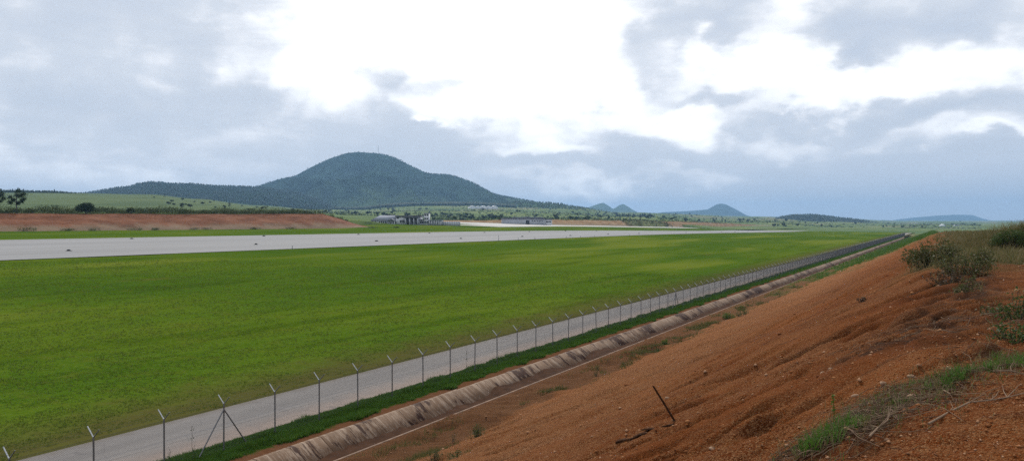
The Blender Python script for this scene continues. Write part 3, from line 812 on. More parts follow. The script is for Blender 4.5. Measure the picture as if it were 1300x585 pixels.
hill('cone_hill', [(815, 274), (840, 269.5), (870, 268), (898, 266), (904, 262.5), (910, 259.2), (915, 258.5), (921, 259.2), (931, 264), (940, 269), (948, 273.5), (965, 277)], 10500, 1800, 1500, M['forest'], 191, spur=0.6)
hill('distant_hill', [(1090, 283), (1125, 280.5), (1160, 276), (1190, 273.6), (1215, 272.4), (1235, 273), (1246, 277), (1258, 280), (1285, 282.5)], 14500, 2500, 1500, M['forest'], 211, spur=0.5)
H_knoll = hill('wooded_knoll', [(985, 279), (995, 276), (1008, 274.6), (1029, 274), (1047, 275.8), (1070, 278.3), (1085, 279.8), (1100, 282.5), (1115, 285)], 3600, 500, 400, M['forest_dark'], 231, spur=0.4)
hill('low_ridge', [(1040, 282), (1070, 279.5), (1100, 279), (1125, 280.5), (1150, 283)], 11000, 1200, 800, M['forest'], 241, spur=0.4)

# one conifer-like crown per place, joined: woods that read as one mass
def wood(name, P, hh, label, mat, seed=5):
    g = np.random.default_rng(seed)
    N = len(P); hh = np.asarray(hh); w = hh * g.uniform(0.22, 0.42, N)
    ns = 5
    a = np.arange(ns) * 2 * np.pi / ns
    ang = a[None, :] + g.uniform(0, 6.28, N)[:, None]
    rr = w[:, None] * g.uniform(0.7, 1.25, (N, ns))
    z1 = hh[:, None] * g.uniform(0.25, 0.45, (N, ns))
    ring = np.stack([P[:, 0:1] + rr * np.cos(ang), P[:, 1:2] + rr * np.sin(ang), P[:, 2:3] + z1], -1)
    rr2 = rr * 0.75
    ring2 = np.stack([P[:, 0:1] + rr2 * np.cos(ang + .4), P[:, 1:2] + rr2 * np.sin(ang + .4), P[:, 2:3] + z1 + hh[:, None] * 0.32], -1)
    apex = (P + np.stack([0 * hh, 0 * hh, hh], -1))[:, None]; bot = (P - np.array([0, 0, 1.0]))[:, None]
    V = np.concatenate([bot, ring, ring2, apex], 1).reshape(-1, 3); st = 2 * ns + 2
    F = []
    for i in range(ns):
        j = (i + 1) % ns
        F += [(0, 1 + j, 1 + i), (1 + i, 1 + j, 1 + ns + j), (1 + i, 1 + ns + j, 1 + ns + i), (1 + ns + i, 1 + ns + j, 1 + 2 * ns)]
    F = (np.arange(N)[:, None, None] * st + np.array(F)[None]).reshape(-1, 3)
    o = obj(name, mesh_np(name, V, F, mat))
    return tag(o, label, 'forest', kind='stuff')
def on_hill(H, n, vlo, vhi, hlo, hhi, seed, pxr=None):
    g = np.random.default_rng(seed)
    vi = np.searchsorted(H['v'], g.uniform(vlo, vhi, n)); vi = np.clip(vi, 0, len(H['v']) - 1)
    lo, hi = 0, len(H['xs'])
    if pxr: lo, hi = np.searchsorted(H['xs'], pxr[0]), np.searchsorted(H['xs'], pxr[1])
    ci = g.integers(lo, hi, n)
    P = np.stack([H['X'][vi, ci], H['Y'][vi, ci], H['Z'][vi, ci]], -1) + g.normal(0, 3, (n, 3)) * [1, 1, 0]
    return P, g.uniform(hlo, hhi, n)
P, h = on_hill(H_mtn, 10000, -0.8, 0.03, 3, 7, 1); wood('mountain_forest', P, h, 'dark forest covering the big blue mountain', M['leaf_forest'], 2)
P, h = on_hill(H_left, 7000, -0.7, 0.04, 3, 8, 3); wood('ridge_forest', P, h, 'dark forest on the low ridge left of the mountain', M['leaf_forest'], 4)
P, h = on_hill(H_ridge, 1500, -0.8, 0.05, 4, 10, 5); wood('ridge_scrub', P, h, 'scrub on the green spur right of the mountain', M['leaf_mid'], 6)
P, h = on_hill(H_knoll, 2600, -0.9, 0.1, 6, 13, 7); wood('knoll_wood', P, h, 'dark wood on the low knoll near the right of the horizon', M['leaf_dark'], 8)
# plantation strip along the mountain foot
g = np.random.default_rng(11)
pxs = g.uniform(396, 655, 5200)
dep = 2960 + g.uniform(0, 150, len(pxs)) - 120 * ss(640, 400, pxs)
k = (pxs - 650) / 1000; xx, yy_ = (FWD[0] + k * RIGHT[0]) * dep, (FWD[1] + k * RIGHT[1]) * dep
PP = np.stack([xx, yy_, z_far(pxs, dep) + 0.004 * np.clip(dep - 500, 0, 3000) * fbm(xx / 350, yy_ / 350, 3, 4) - 1], -1)
wood('plantation', PP, g.uniform(7, 13, len(pxs)) * ss(396, 430, pxs), 'dark pine plantation strip along the foot of the mountain', M['leaf_dark'], 12)

# ================================================================== THINGS
# ------------------------------------------------------------------ drain
DR = empty('concrete_drain', (-24.2, 15, 0))
tag(DR, 'stained concrete drain running beside the fence below the red slope', 'drain')
def slab_mesh(L, zj=0.0):
    mb = MB()
    # sloped lining: top lip at x=-25.62, foot at -24.66; 8 cm thick
    x0, z0, x1, z1 = -1.42, 0.06, -0.44, -0.66
    nx, nz = 0.06, 0.08
    poly = [(x0 - 0.22, z0), (x0, z0), (x1, z1), (x1 - nx, z1 - nz), (x0 - nx * 1.5, z0 - nz), (x0 - 0.22, z0 - nz)]
    mb.prism(poly, -L / 2, L / 2)
    return mb.mesh('slab', M['concrete'])
SL = slab_mesh(1.96)
yy = 10.0
for i in range(75):
    o = obj('slab', SL, DR, loc=(random.uniform(-0.004, 0.004), yy - 15 + 1.0, random.uniform(-0.006, 0.006)))
    o.rotation_euler = (random.uniform(-.002, .002), random.uniform(-.008, .008), random.uniform(-.002, .002))
    yy += 2.0
mb = MB()
while yy < 620:
    mb.prism([(-1.64, 0.06), (-1.42, 0.06 + random.uniform(-.02, .02)), (-0.44, -0.66), (-0.5, -0.74), (-1.51, -0.02), (-1.64, -0.02)], yy - 15 + 0.03, yy + 1.97 - 15)
    yy += 2.0
tag(mb.build('far_lining', M['concrete'], DR), kind='stuff')
mb = MB(); mb.prism([(0.6, -0.66), (1.47, 0.02), (1.58, 0.02), (1.58, -0.06), (1.45, -0.08), (0.6, -0.78)], -10, 600)
mb.build('near_lining', M['lip'], DR)
# silt filling the channel bottom with an uneven shoreline
xs = np.linspace(-0.95, 0.75, 24); ys = np.concatenate([np.arange(-6, 90, 0.22), np.arange(90, 600, 2.0)])
X, Y = np.meshgrid(xs, ys)
Z = -0.63 + 0.15 * np.clip(fbm(Y / 5, 0 * Y, 80, 4) + .08, -0.05, 1) * 1.5 + 0.06 * fbm(X / .3, Y / .5, 82, 3) + 0.10 * (X / 0.8) ** 2 * (X < 0)
obj('silt', grid_mesh('silt', X, Y, Z, M['silt']), DR)

# ------------------------------------------------------------------ perimeter fence
FX = -27.9
BAY = 3.03
Y0 = 24.3 - 4 * BAY
NB = 228
FE = empty('perimeter_fence', (FX, Y0, 0.0))
tag(FE, 'long chain link perimeter fence with steel posts beside the perimeter road', 'fence')
mb = MB(); mb.tube([(0, 0, -0.1), (0, 0, 2.12)], 0.034, 8); POST = mb.mesh('post', M['steel'])
mb = MB(); mb.tube([(0, 0, 2.08), (-0.36, 0, 2.46)], [0.026, 0.022], 6); ARM1 = mb.mesh('arm', M['steel_lit'])
mb = MB(); mb.tube([(0, 0, 2.08), (0.34, 0, 2.42)], [0.024, 0.020], 6); ARM2 = mb.mesh('arm', M['steel'])
mb = MB(); mb.tube([(0, 0, 1.85), (0, 1.35, 0.0)], 0.030, 6); BR1 = mb.mesh('brace', M['steel'])
mb = MB(); mb.tube([(0, 0, 1.85), (0, -1.35, 0.0)], 0.030, 6); BR2 = mb.mesh('brace', M['steel'])
def link_mesh():
    """one bay of chain link: crossing diagonal wires, straight from selvedge to selvedge"""
    mb = MB(); p = 0.07; w = 0.0030; Ht = 2.0; z0 = 0.06
    for s in (1, -1):
        for k in np.arange(-Ht, BAY + Ht, p):
            a0, a1 = k, k + Ht           # runs 45 degrees over the height
            t0 = max(0, -a0 / Ht); t1 = min(1, (BAY - a0) / Ht)
            if t1 - t0 < 0.02: continue
            ya, yb_ = a0 + t0 * Ht, a0 + t1 * Ht
            if s < 0: ya, yb_ = BAY - ya, BAY - yb_
            mb.tube([(s * 0.003, ya, z0 + t0 * Ht), (s * 0.003, yb_, z0 + t1 * Ht)], w, 3, cap=False)
    for z in (0.08, 1.05, 2.04):
        mb.tube([(0.006, 0, z), (0.006, BAY, z)], 0.0035, 3, cap=False)
    return mb.mesh('mesh_panel', M['wire'])
LINK = link_mesh()
for i in range(NB):
    y = i * BAY
    jx = random.uniform(-0.012, 0.012)
    po = obj('post', POST, FE, loc=(jx, y, random.uniform(-0.03, 0.03)))
    po.rotation_euler = (random.uniform(-.012, .012), random.uniform(-.015, .015), 0)
    obj('outrigger_arm', ARM1, po); obj('outrigger_arm', ARM2, po)
    if (i - 4) % 22 == 0:
        obj('brace', BR1, po); obj('brace', BR2, po)
    if i < NB - 1: obj('mesh_panel', LINK, FE, loc=(0, y, random.uniform(-0.02, 0.02)))
mb = MB()
for sx, sz, in ((-0.34, 2.44), (-0.22, 2.31), (-0.10, 2.19), (0.32, 2.40), (0.2, 2.28)):
    pts = []
    for i in range(NB):
        pts.append((sx, i * BAY, sz)); pts.append((sx, i * BAY + BAY / 2, sz - 0.02))
    mb.tube(pts, 0.0025, 3, cap=False)
mb.build('barbed_wire', M['wire'], FE)

# creepers hanging in the mesh
for px, z0, z1, lab in [(243, 0.15, 1.5, 'thin dark creeper climbing the fence mesh left of the braced post'),
                        (213, 0.1, 0.9, 'short dark creeper on the fence mesh near the bottom left corner'),
                        (592, 0.3, 1.9, 'thin dark creeper climbing the fence mesh in mid distance')]:
    Yv, dv = at_X(px, FX)
    mb = MB(); pts = [(0.01, random.uniform(-.05, .05), z) for z in np.linspace(0.0, z1, 7)]
    e = empty('creeper', (FX + 0.02, Yv, 0.02)); tag(e, lab, 'creeper')
    MB().tube(pts, 0.006, 4).build('stem', M['bark'], e)
    zz = rng.uniform(z0, z1, 45); zz = zz[np.sin(zz * 14) > -0.3]
    leaves(mb, np.stack([rng.normal(0.02, .02, len(zz)), rng.normal(0, .06, len(zz)), zz], -1), 0.075)
    mb.build('foliage', M['leaf_dark'], e)

# ------------------------------------------------------------------ markers on the runway
mk = []
def marker_meshes():
    mb = MB()
    ring = []
    prof = [(0.50, 0.0), (0.50, 0.10), (0.40, 0.26), (0.22, 0.33), (0.0, 0.34)]
    n = 12
    V = [(r * math.cos(2 * math.pi * k / n), r * 0.75 * math.sin(2 * math.pi * k / n), z) for r, z in prof for k in range(n)]
    F = [(i * n + k, i * n + (k + 1) % n, (i + 1) * n + (k + 1) % n, (i + 1) * n + k) for i in range(len(prof) - 1) for k in range(n)]
    mb.add(V, F); b = mb.mesh('body', M['rubber'], True)
    mb = MB(); mb.box(-0.62, 0.62, -0.48, 0.48, 0.0, 0.05); base = mb.mesh('base', M['rubber'])
    return base, b
MBASE, MBODY = marker_meshes()
near = [(87, 318.5), (325, 310.5), (478, 306.2), (585, 303), (663, 300.4), (724, 299.2), (772, 297.3), (811, 296.4)]
far = [(167, 303.3), (335, 299.8), (455, 297.8), (545, 296.2), (615, 295.2), (672, 294.2), (718, 293.3), (757, 293.2), (871, 295.2), (902, 293.0), (916, 294.4), (933, 294.6), (950, 293.0)]
def on_run(px, py):
    a, b, c = ray(px, py)
    d = np.arange(100, 1400, 0.5); k = np.argmax(EYE + c * d < z_air(a * d, b * d) + 0.1)
    return (a * d[k], b * d[k], EYE + c * d[k])
ordn = ['first', 'second', 'third', 'fourth', 'fifth', 'sixth', 'seventh', 'eighth', 'ninth', 'tenth', 'eleventh', 'twelfth', 'thirteenth', 'fourteenth', 'fifteenth']
for row, where in ((near, 'out on the grey runway'), (far, 'along the far edge of the grey runway')):
    for i, (px, py) in enumerate(row):
        x, y, z = on_run(px, py)
        x = max(min(x, -142), -229); 
        e = empty('runway_marker', (x, y, float(z_air(x, y)) + 0.10), random.uniform(0, 3.1))
        tag(e, f'low black marker {where}, {ordn[i]} from the left', 'marker', 'black markers on the runway')
        obj('base', MBASE, e); obj('body', MBODY, e)
# thin stakes along the near edge of the runway
for i, (px, py) in enumerate([(371, 315.5), (633, 305), (658, 304.5), (679, 304), (719, 303), (737, 301.5), (755, 301), (799, 299.5)]):
    x, y, z = on_run(px, py); x = -140.8; Yv, dv = at_X(px, x)
    zb = float(z_air(x, Yv))
    e = empty('edge_light', (x, Yv, zb + 0.1)); tag(e, f'small dark edge light beside the near runway edge, {ordn[i]} from the left', 'runway light', 'runway edge lights')
    MB().tube([(0, 0, 0), (0, 0, 0.05)], 0.2, 8).build('base', M['dark_trim'], e)
    MB().tube([(0, 0, 0.05), (0, 0, 0.5 if i != 1 else 1.5)], [0.07, 0.06], 6).build('stem', M['dark_trim'], e)
    MB().tube([(0, 0, 0.48 if i != 1 else 1.45), (0, 0, 0.66 if i != 1 else 1.7)], [0.13, 0.08], 8).build('lamp', M['dark_trim'], e)

# ------------------------------------------------------------------ buildings
def terminal():
    d = 596.0; k = d / 1000; px0 = 530; yb0 = 285.6
    X, Y = at_depth(px0, d); z = float(z_air(X, Y))
    e = empty('terminal_building', (X, Y, z), R(YAW - 4))
    tag(e, 'grey and white airport terminal with small control tower and dark portico', 'building')
    f = lambda px: (px - px0) * k
    g = lambda py: (yb0 - py) * k
    def B(name, mat, x0, x1, y0, y1, z0, z1, par=e):
        return MB().box(x0, x1, y0, y1, z0, z1).build(name, M[mat], par)
    def win(x0, x1, z0, z1, yf, par):
        w = MB().box(x0, x1, yf - 0.12, yf + 0.02, z0, z1).build('window', M['dark_trim'], par)
        MB().box(x0 + .12, x1 - .12, yf - 0.16, yf - 0.10, z0 + .12, z1 - .12).build('pane', M['glass'], w)
    # left wing under a hipped sheet roof
    lw = B('left_wing', 'white_wall', f(470), f(503), 0, 14, -0.4, g(280.5))
    x0, x1, xr0, xr1, ze, zr = f(468.5), f(504), f(479), f(503), g(280.6), g(273.6)
    mb = MB(); V = [(x0, -1, ze), (x1, -1, ze), (x1, 15, ze), (x0, 15, ze), (xr0, 7, zr), (xr1, 7, zr)]
    mb.add(V, [(0, 1, 5), (0, 5, 4), (1, 2, 5), (2, 3, 4), (2, 4, 5), (3, 0, 4), (0, 2, 1), (0, 3, 2)]); mb.build('roof', M['roof_grey'], e)
    for p in (472.5, 475.8, 483.8, 486.4, 489.0, 491.6): win(f(p) - .55, f(p) + .55, g(283.6), g(281.2), 0, lw)
    B('door', 'glass', f(480.2), f(481.8), -0.15, 0.02, 0, g(281.4), lw)
    # gabled porch
    po = MB().prism([(f(493), g(285.6)), (f(502), g(285.6)), (f(502), g(280.8)), (f(497.5), g(278.6)), (f(493), g(280.8))], -3.5, -0.02).build('porch', M['white_wall'], e)
    MB().prism([(f(492.2), g(281.1)), (f(497.5), g(278.2)), (f(502.8), g(281.1)), (f(502.8), g(280.6)), (f(497.5), g(277.6)), (f(492.2), g(280.6))], -4.2, 0).build('porch_roof', M['roof_grey'], po)
    for p in (494.6, 496.5, 498.4, 500.3): win(f(p) - .4, f(p) + .4, g(284.2), g(281.6), -3.5, po)
    # central hall
    ch = B('central_hall', 'white_wall', f(503), f(516), -2, 16, -0.4, g(275.6))
    B('fascia', 'dark_trim', f(502.2), f(533), -3, 17, g(275.5), g(274.0))
    win(f(503.6), f(507), g(277.8), g(275.9), -2, ch)
    for p in (508.8, 510.8, 512.8, 514.6): win(f(p) - .45, f(p) + .45, g(283), g(279.6), -2, ch)
    B('hall_block', 'grey_wall', f(516.02), f(532), 0, 16, -0.4, g(275.6))
    pt = B('portico_beam', 'dark_trim', f(515.5), f(532.5), -5.5, -3.05, g(277), g(275.0))
    for i, p in enumerate((516.2, 521.4, 526.6, 531.6)):
        B('column', 'grey_wall', f(p) - .4, f(p) + .4, -5.2, -4.2, -0.4, g(277))
    for p in (518.8, 524.0, 529.1): win(f(p) - .9, f(p) + .6, g(284.8), g(277.6), 0, e)
    # link block and tower
    lb = B('link_block', 'white_wall', f(532.02), f(541), 1, 14, -0.4, g(279.6))
    B('link_roof', 'dark_trim', f(532.02), f(541), 0.2, 14.5, g(279.55), g(278.8))
    for p in (534, 536.4, 538.6): win(f(p) - .6, f(p) + .6, g(283.6), g(281.2), 1, lb)
    tw = B('control_tower', 'white_wall', f(538.4), f(544.6), -0.5, 5, -0.4, g(271.4))
    B('tower_roof', 'roof_grey', f(537.9), f(545.1), -0.9, 5.4, g(271.35), g(270.6), tw)
    for p in (540.1, 543.0):
        for y in (273.2, 277.6, 282.2): win(f(p) - .65, f(p) + .65, g(y + 1.1), g(y - 1.0), -0.5, tw)
    # right wing behind a colonnade
    rw = B('right_wing', 'grey_wall', f(544.65), f(560), 1, 12, -0.4, g(280.4))
    B('wing_roof', 'roof_grey', f(544.65), f(560.6), -2, 13, g(280.35), g(279.6))
    for i in range(7): B('column', 'white_wall', f(546 + i * 2.2) - .25, f(546 + i * 2.2) + .25, -1.8, -1.3, -0.4, g(280.4))
    for i in range(6): win(f(547.1 + i * 2.2) - .45, f(547.1 + i * 2.2) + .45, g(284.4), g(281.2), 1, rw)
terminal()
def yard_wall():
    d = 600.0; k = d / 1000
    X, Y = at_depth(572, d); e = empty('yard_wall', (X, Y, float(z_air(X, Y))), R(YAW - 4)); tag(e, 'low grey wall at the right end of the terminal', 'wall')
    MB().box(-11 * k, 12.5 * k, 0, .3, -0.4, 3.0).build('panel_wall', M['grey_wall'], e)
    for i in range(9): MB().box((-11 + i * 2.9) * k - .2, (-11 + i * 2.9) * k + .2, -0.15, -0.003, -0.4, 3.2).build('pilaster', M['white_wall'], e)
yard_wall()
def hangar():
    d = 751.0; k = d / 1000; px0 = 668; yb0 = 285.2
    X, Y = at_depth(px0, d); e = empty('hangar', (X, Y, float(z_air(X, Y)) + .1), R(YAW + 2))
    tag(e, 'long low grey hangar with a dark doorway behind the pale apron', 'building')
    f = lambda p: (p - px0) * k
    g = lambda y: (yb0 - y) * k
    w = MB().box(f(637), f(692), 0, 16, -0.5, g(278)).build('wall', M['grey_wall'], e)
    MB().box(f(692.01), f(701), 0.6, 16, -0.5, g(279)).build('annex_wall', M['white_wall'], e)
    MB().box(f(636), f(692.5), -1, 17, g(277.95), g(276.8)).build('roof', M['dark_trim'], e)
    MB().box(f(651), f(690), 3, 14, g(276.79), g(275.8)).build('roof_light', M['roof_grey'], e)
    MB().box(f(692.55), f(701.6), -0.4, 16.6, g(278.95), g(278.0)).build('annex_roof', M['dark_trim'], e)
    MB().box(f(667.6), f(672), -0.1, 0.02, -.1, g(280.2)).build('doorway', M['glass'], w)
    for p in (676, 679, 682.5, 685.5, 688.5): MB().box(f(p) - .6, f(p) + .6, -0.1, 0.02, g(281.4), g(280.2)).build('window', M['glass'], w)
    MB().box(f(693), f(700), 0.5, 0.62, g(282.6), g(281)).build('window', M['glass'], e)
hangar()
def sheds(name, px, py, w, hgt, dep, rows, label, d):
    k = d / 1000; X, Y = at_depth(px, d); z = EYE + d * (283 - py) / 1000
    zg = z_ground(px, d)
    e = empty(name, (X, Y, min(z, zg)), R(YAW + 8)); tag(e, label, 'building')
    n = rows
    for i in range(n):
        x0 = -w / 2 + i * w / n; x1 = x0 + w / n - 0.6
        hh = hgt * (1 - 0.12 * (i % 2))
        MB().box(x0, x1, i * 4, dep, -3, hh * .62).build('wall', M['white_wall'], e)
        MB().prism([(x0 - .4, hh * .625), ((x0 + x1) / 2, hh), (x1 + .4, hh * .625)], i * 4 - .8, dep + .8).build('roof', M['sheet_white'], e)
sheds('greenhouse', 615, 263.6, 96, 12, 90, 5, 'white greenhouse roofs on the green slope right of the mountain', 2650)
sheds('farm_shed', 537, 259.3, 9, 6, 10, 1, 'tiny white shed at the foot of the mountain, the left one of a pair', 3160)
sheds('farm_shed', 546, 259.3, 11, 6, 10, 1, 'tiny white shed at the foot of the mountain, the right one of a pair', 3160)
sheds('farm_shed', 1198, 287.8, 12, 7, 10, 1, 'tiny white house beyond the bush, the left one of a pair', 2200)
sheds('farm_shed', 1216, 288.5, 15, 7, 10, 1, 'tiny white house beyond the bush, the right one of a pair', 2200)
# mast on the mountain
i = int(np.argmin(abs(H_mtn['xs'] - 481))); j = int(np.argmin(abs(H_mtn['v'])))
mx, my, mz = H_mtn['X'][j, i], H_mtn['Y'][j, i], H_mtn['Z'][j, i]
e = empty('radio_mast', (mx, my, mz - 2)); tag(e, 'thin radio mast on the summit of the big mountain', 'mast')
MB().tube([(0, 0, 0), (0, 0, 48)], [1.1, 0.5], 4).build('pole', M['steel'], e)
for zc in (22, 34, 44): MB().box(-1.4, 1.4, -1.4, 1.4, zc, zc + 1.2).build('antenna_ring', M['steel'], e)

# ------------------------------------------------------------------ trees
def tree_meshes(seed, h, w, kind):
    g = np.random.default_rng(seed); mt = MB(); mc = MB()
    if kind == 'open':       # tall tree, bare trunk, clumps apart from each other
        mt.tube([(0, 0, 0), (0.1, 0, h * .3), (-.15, .1, h * .6), (0.1, 0, h * .88)], [h * .028, h * .022, h * .015, h * .006], 7)
        for (u, zz, rr) in [(-.42, .46, .8), (-.30, .66, .9), (-.12, .56, .7), (.02, .80, .9), (.16, .95, 1.0), (.36, .86, .9), (.40, .66, .8), (.20, .70, .8), (.05, .42, .55), (.30, .52, .5)]:
            c = np.array([RIGHT[0] * u * w, RIGHT[1] * u * w, zz * h]) + g.normal(0, .05 * w, 3)
            mt.tube([(0, 0, c[2] - h * .16), c * [.6, .6, 1] - [0, 0, .05 * h], c], [h * .011, h * .008, h * .003], 5)
            q = ball_pts(260, c, (w * .16 * rr, w * .16 * rr, h * .085 * rr), g, .1) + g.normal(0, .035 * h, (260, 3)); leaves(mc, q, h * .042, g, aspect=.7)
        leaves(mc, ball_pts(160, (0, 0, h * .09), (w * .16, w * .16, h * .1), g, .2), h * .035, g)
    elif kind == 'dense':
        mt.tube([(0, 0, 0), (0, 0, h * .45)], [h * .05, h * .03], 7)
        for i in range(24):
            a = g.uniform(0, 6.28); r = w * .42 * math.sqrt(g.uniform(0, 1)); z = h * (.30 + .45 * g.uniform(0, 1) * (1 - (r / w * 1.6) ** 2))
            c = np.array([math.cos(a) * r, math.sin(a) * r, z])
            mt.tube([(0, 0, h * .2), c], [h * .02, h * .006], 5)
            leaves(mc, ball_pts(330, c, (w * .22, w * .22, h * .24), g, .2), h * .075, g, aspect=.7)
    elif kind == 'round':
        mt.tube([(0, 0, 0), (0, 0, h * .5)], [h * .035, h * .02], 5)
        for i in range(9):
            c = ball_pts(1, (0, 0, h * .62), (w * .32, w * .32, h * .24), g, .4)[0]
            mt.tube([(0, 0, h * .35), c], [h * .014, h * .005], 4)
            leaves(mc, ball_pts(34, c, (w * .2, w * .2, h * .16), g, .3), h * .15, g, aspect=.8)
    else:                    # slim conifer
        mt.tube([(0, 0, 0), (0, 0, h * .95)], [h * .025, h * .005], 5)
        for i in range(10):
            z = h * (.2 + .78 * i / 10); r = w * .5 * (1.05 - z / h) + .05 * w
            leaves(mc, ball_pts(30, (0, 0, z), (r, r, h * .06), g, .3), h * .10, g, aspect=.8)
    return mt, mc
def plant(name, loc, meshes, label, cat, group=None, rotz=0, sc=1.0, sub=('trunk', 'crown')):
    e = empty(name, loc, rotz); tag(e, label, cat, group)
    if sc != 1.0: e.scale = sc if isinstance(sc, tuple) else (sc,) * 3
    for nm, me in zip(sub, meshes): obj(nm, me, e)
    return e
def tm(seed, h, w, kind, leaf='leaf_dark'):
    a, b = tree_meshes(seed, h, w, kind)
    return a.mesh('trunk', M['bark']), b.mesh('crown', M[leaf])
zbt = lambda Y: float(np.interp(Y, yb, ztop1)) + 0.2
def on_plateau(px, X=-318.0):
    Y, d = at_X(px, X); return (X, Y, zbt(Y))
plant('tall_tree', on_plateau(21), tm(1, 8.8, 7.0, 'open'), 'tall sparse dark tree on the red bank, leftmost whole one', 'tree')
plant('tall_tree', on_plateau(-4), tm(2, 8.5, 5.0, 'open'), 'dark tree on the red bank cut by the left edge of the photo', 'tree')
plant('broad_tree', on_plateau(109), tm(3, 5.3, 8.2, 'dense'), 'broad dense dark tree on the red bank near the left', 'tree')
plant('small_tree', on_plateau(166), tm(4, 3.0, 3.4, 'dense'), 'small rounded dark tree alone on the red bank', 'tree')
# rough hedge of shrubs and weeds on the bank top
def hedge():
    g = np.random.default_rng(31); mb = MB()
    N = 2600
    Y = g.uniform(60, 375, N); cl = fbm(Y / 6, 0 * Y, 90, 4)
    X = np.interp(Y, yb, toe - (13 - 6 * ss(330, 398, yb))) - g.uniform(0.1, 26, N) ** 1.0
    Z = np.interp(Y, yb, ztop1) + 0.05
    hh = np.clip(2.0 + 3.6 * (fbm(X / 5, Y / 9, 91, 3) + .15), .8, 4.6)
    hh = hh * (1 - .6 * ss(335, 372, Y))
    for i in range(N):
        leaves(mb, ball_pts(22, (X[i], Y[i], Z[i] + hh[i] * .45), (hh[i] * .8, hh[i] * .8, hh[i] * .5), g, .2), 0.45, g, aspect=.7)
    m, t = material('hedge_leaves'); k = t.isl(); p = t.pos()
    c = t.ramp(k, [(0, (0.02, 0.036, 0.010)), (.4, (0.042, 0.065, 0.016)), (.8, (0.08, 0.09, 0.026)), (1, (0.13, 0.115, 0.045))])
    c = t.mix(t.m('MULTIPLY', t.sstep(t.noise(p, .09, 3), .5, .62), .6), c, (0.025, 0.045, 0.014))
    t.out(c, .8, trans=.2, spec=.1)
    tag(mb.build('scrub_hedge', m), 'ragged green scrub along the top of the red bank', 'scrub', kind='stuff')
hedge()
# clumps of weeds at the toe of the bank
WEED = []
for s in range(3):
    mb = MB(); g = np.random.default_rng(50 + s)
    for i in range(7):
        leaves(mb, ball_pts(40, (g.normal(0, 1.1), g.normal(0, 1.6), .5), (.8, .9, .55), g, .1), .28, g)
    ms = MB()
    for i in range(14): ms.tube([(g.normal(0, .8), g.normal(0, 1.2), 0), (g.normal(0, 1.0), g.normal(0, 1.4), 1.0)], [.03, .01], 3)
    WEED.append((ms.mesh('stems', M['bark']), mb.mesh('foliage', M['leaf_mid'])))
wl = [33, 88, 118, 173, 197, 246, 263, 322, 368, 474, 503]
for i, px in enumerate(wl):
    Y, d = at_X(px, -299.0)
    plant('weed_clump', (-299.0, Y, float(z_air(-299.0, Y))), WEED[i % 3], f'low weed clump at the foot of the red bank, {ordn[i]} from the left', 'weeds', 'weed clumps below the red bank', random.uniform(0, 6), (1.0, 1.4, 1.1 if px != 33 else 1.6), ('stems', 'foliage'))

# scattered trees of the plain, each its own
KINDS = [tm(60 + i, 6.0, 6.5, 'round', 'leaf_dark') for i in range(3)] + [tm(70 + i, 6.0, 5.5, 'round', 'leaf_mid') for i in range(2)]
CONI = [tm(80 + i, 12.0, 5.0, 'slim', 'leaf_dark') for i in range(2)]
g = np.random.default_rng(77)
regions = [  # px range, depth range, count, size range, label, group
    (410, 640, 900, 2900, 80, (.75, 1.5), 'in scrubland behind the terminal', 'scattered trees behind the terminal'),
    (640, 850, 1000, 3000, 80, (.8, 1.6), 'in scrubland behind the hangar', 'scattered trees behind the hangar'),
    (850, 1000, 1500, 3600, 45, (.8, 1.7), 'on the plain below the cone hill', 'scattered trees below the cone hill'),
    (1000, 1240, 1700, 4600, 75, (.6, 1.4), 'on the plain near the right horizon', 'scattered trees on the right plain')]
for a, b, d0, d1, n, (s0, s1), lab, grp in regions:
    i = 0; tries = 0
    while i < n and tries < 5000:
        tries += 1
        px = g.uniform(a, b); d = d0 * (d1 / d0) ** g.uniform(0, 1)
        if px < 480 and d < 1300: continue
        X, Y = at_depth(px, d)
        if Y < 2000 and -460 < X < -300: continue
        if vnoise(np.array([X / 160]), np.array([Y / 160]), 99)[0] < -0.05 and g.uniform() < .75: continue
        ki = g.integers(0, 5); q = KINDS[ki]
        s = g.uniform(s0, s1)
        size = 'small' if s < (s0 + s1) / 2 else 'larger'
        third = ('left', 'middle', 'right')[min(2, int(3 * (px - a) / (b - a)))]
        row = 'nearer' if d < math.sqrt(d0 * d1) else 'farther'
        lb = f"{size} {'dark' if ki < 3 else 'lighter green'} tree {lab}, {third} part, {row} rows"
        plant('plain_tree', (X, Y, z_ground(px, d) - .4), q, lb, 'tree', grp, g.uniform(0, 6.28), (s * g.uniform(.9, 1.5), s * g.uniform(.9, 1.5), s))
        i += 1
for i in range(30):
    px = g.uniform(185, 405); d = g.uniform(700, 1350)
    s = g.uniform(.3, .7)
    plant('field_bush', (*at_depth(px, d), z_ground(px, d) - .3), KINDS[i % 3], f"dark bush dotted on the pale green field left of the mountain, {'left' if px < 260 else 'middle' if px < 330 else 'right'} part", 'bush', 'bushes on the pale green field', g.uniform(0, 6), (s * 1.6, s * 1.6, s))
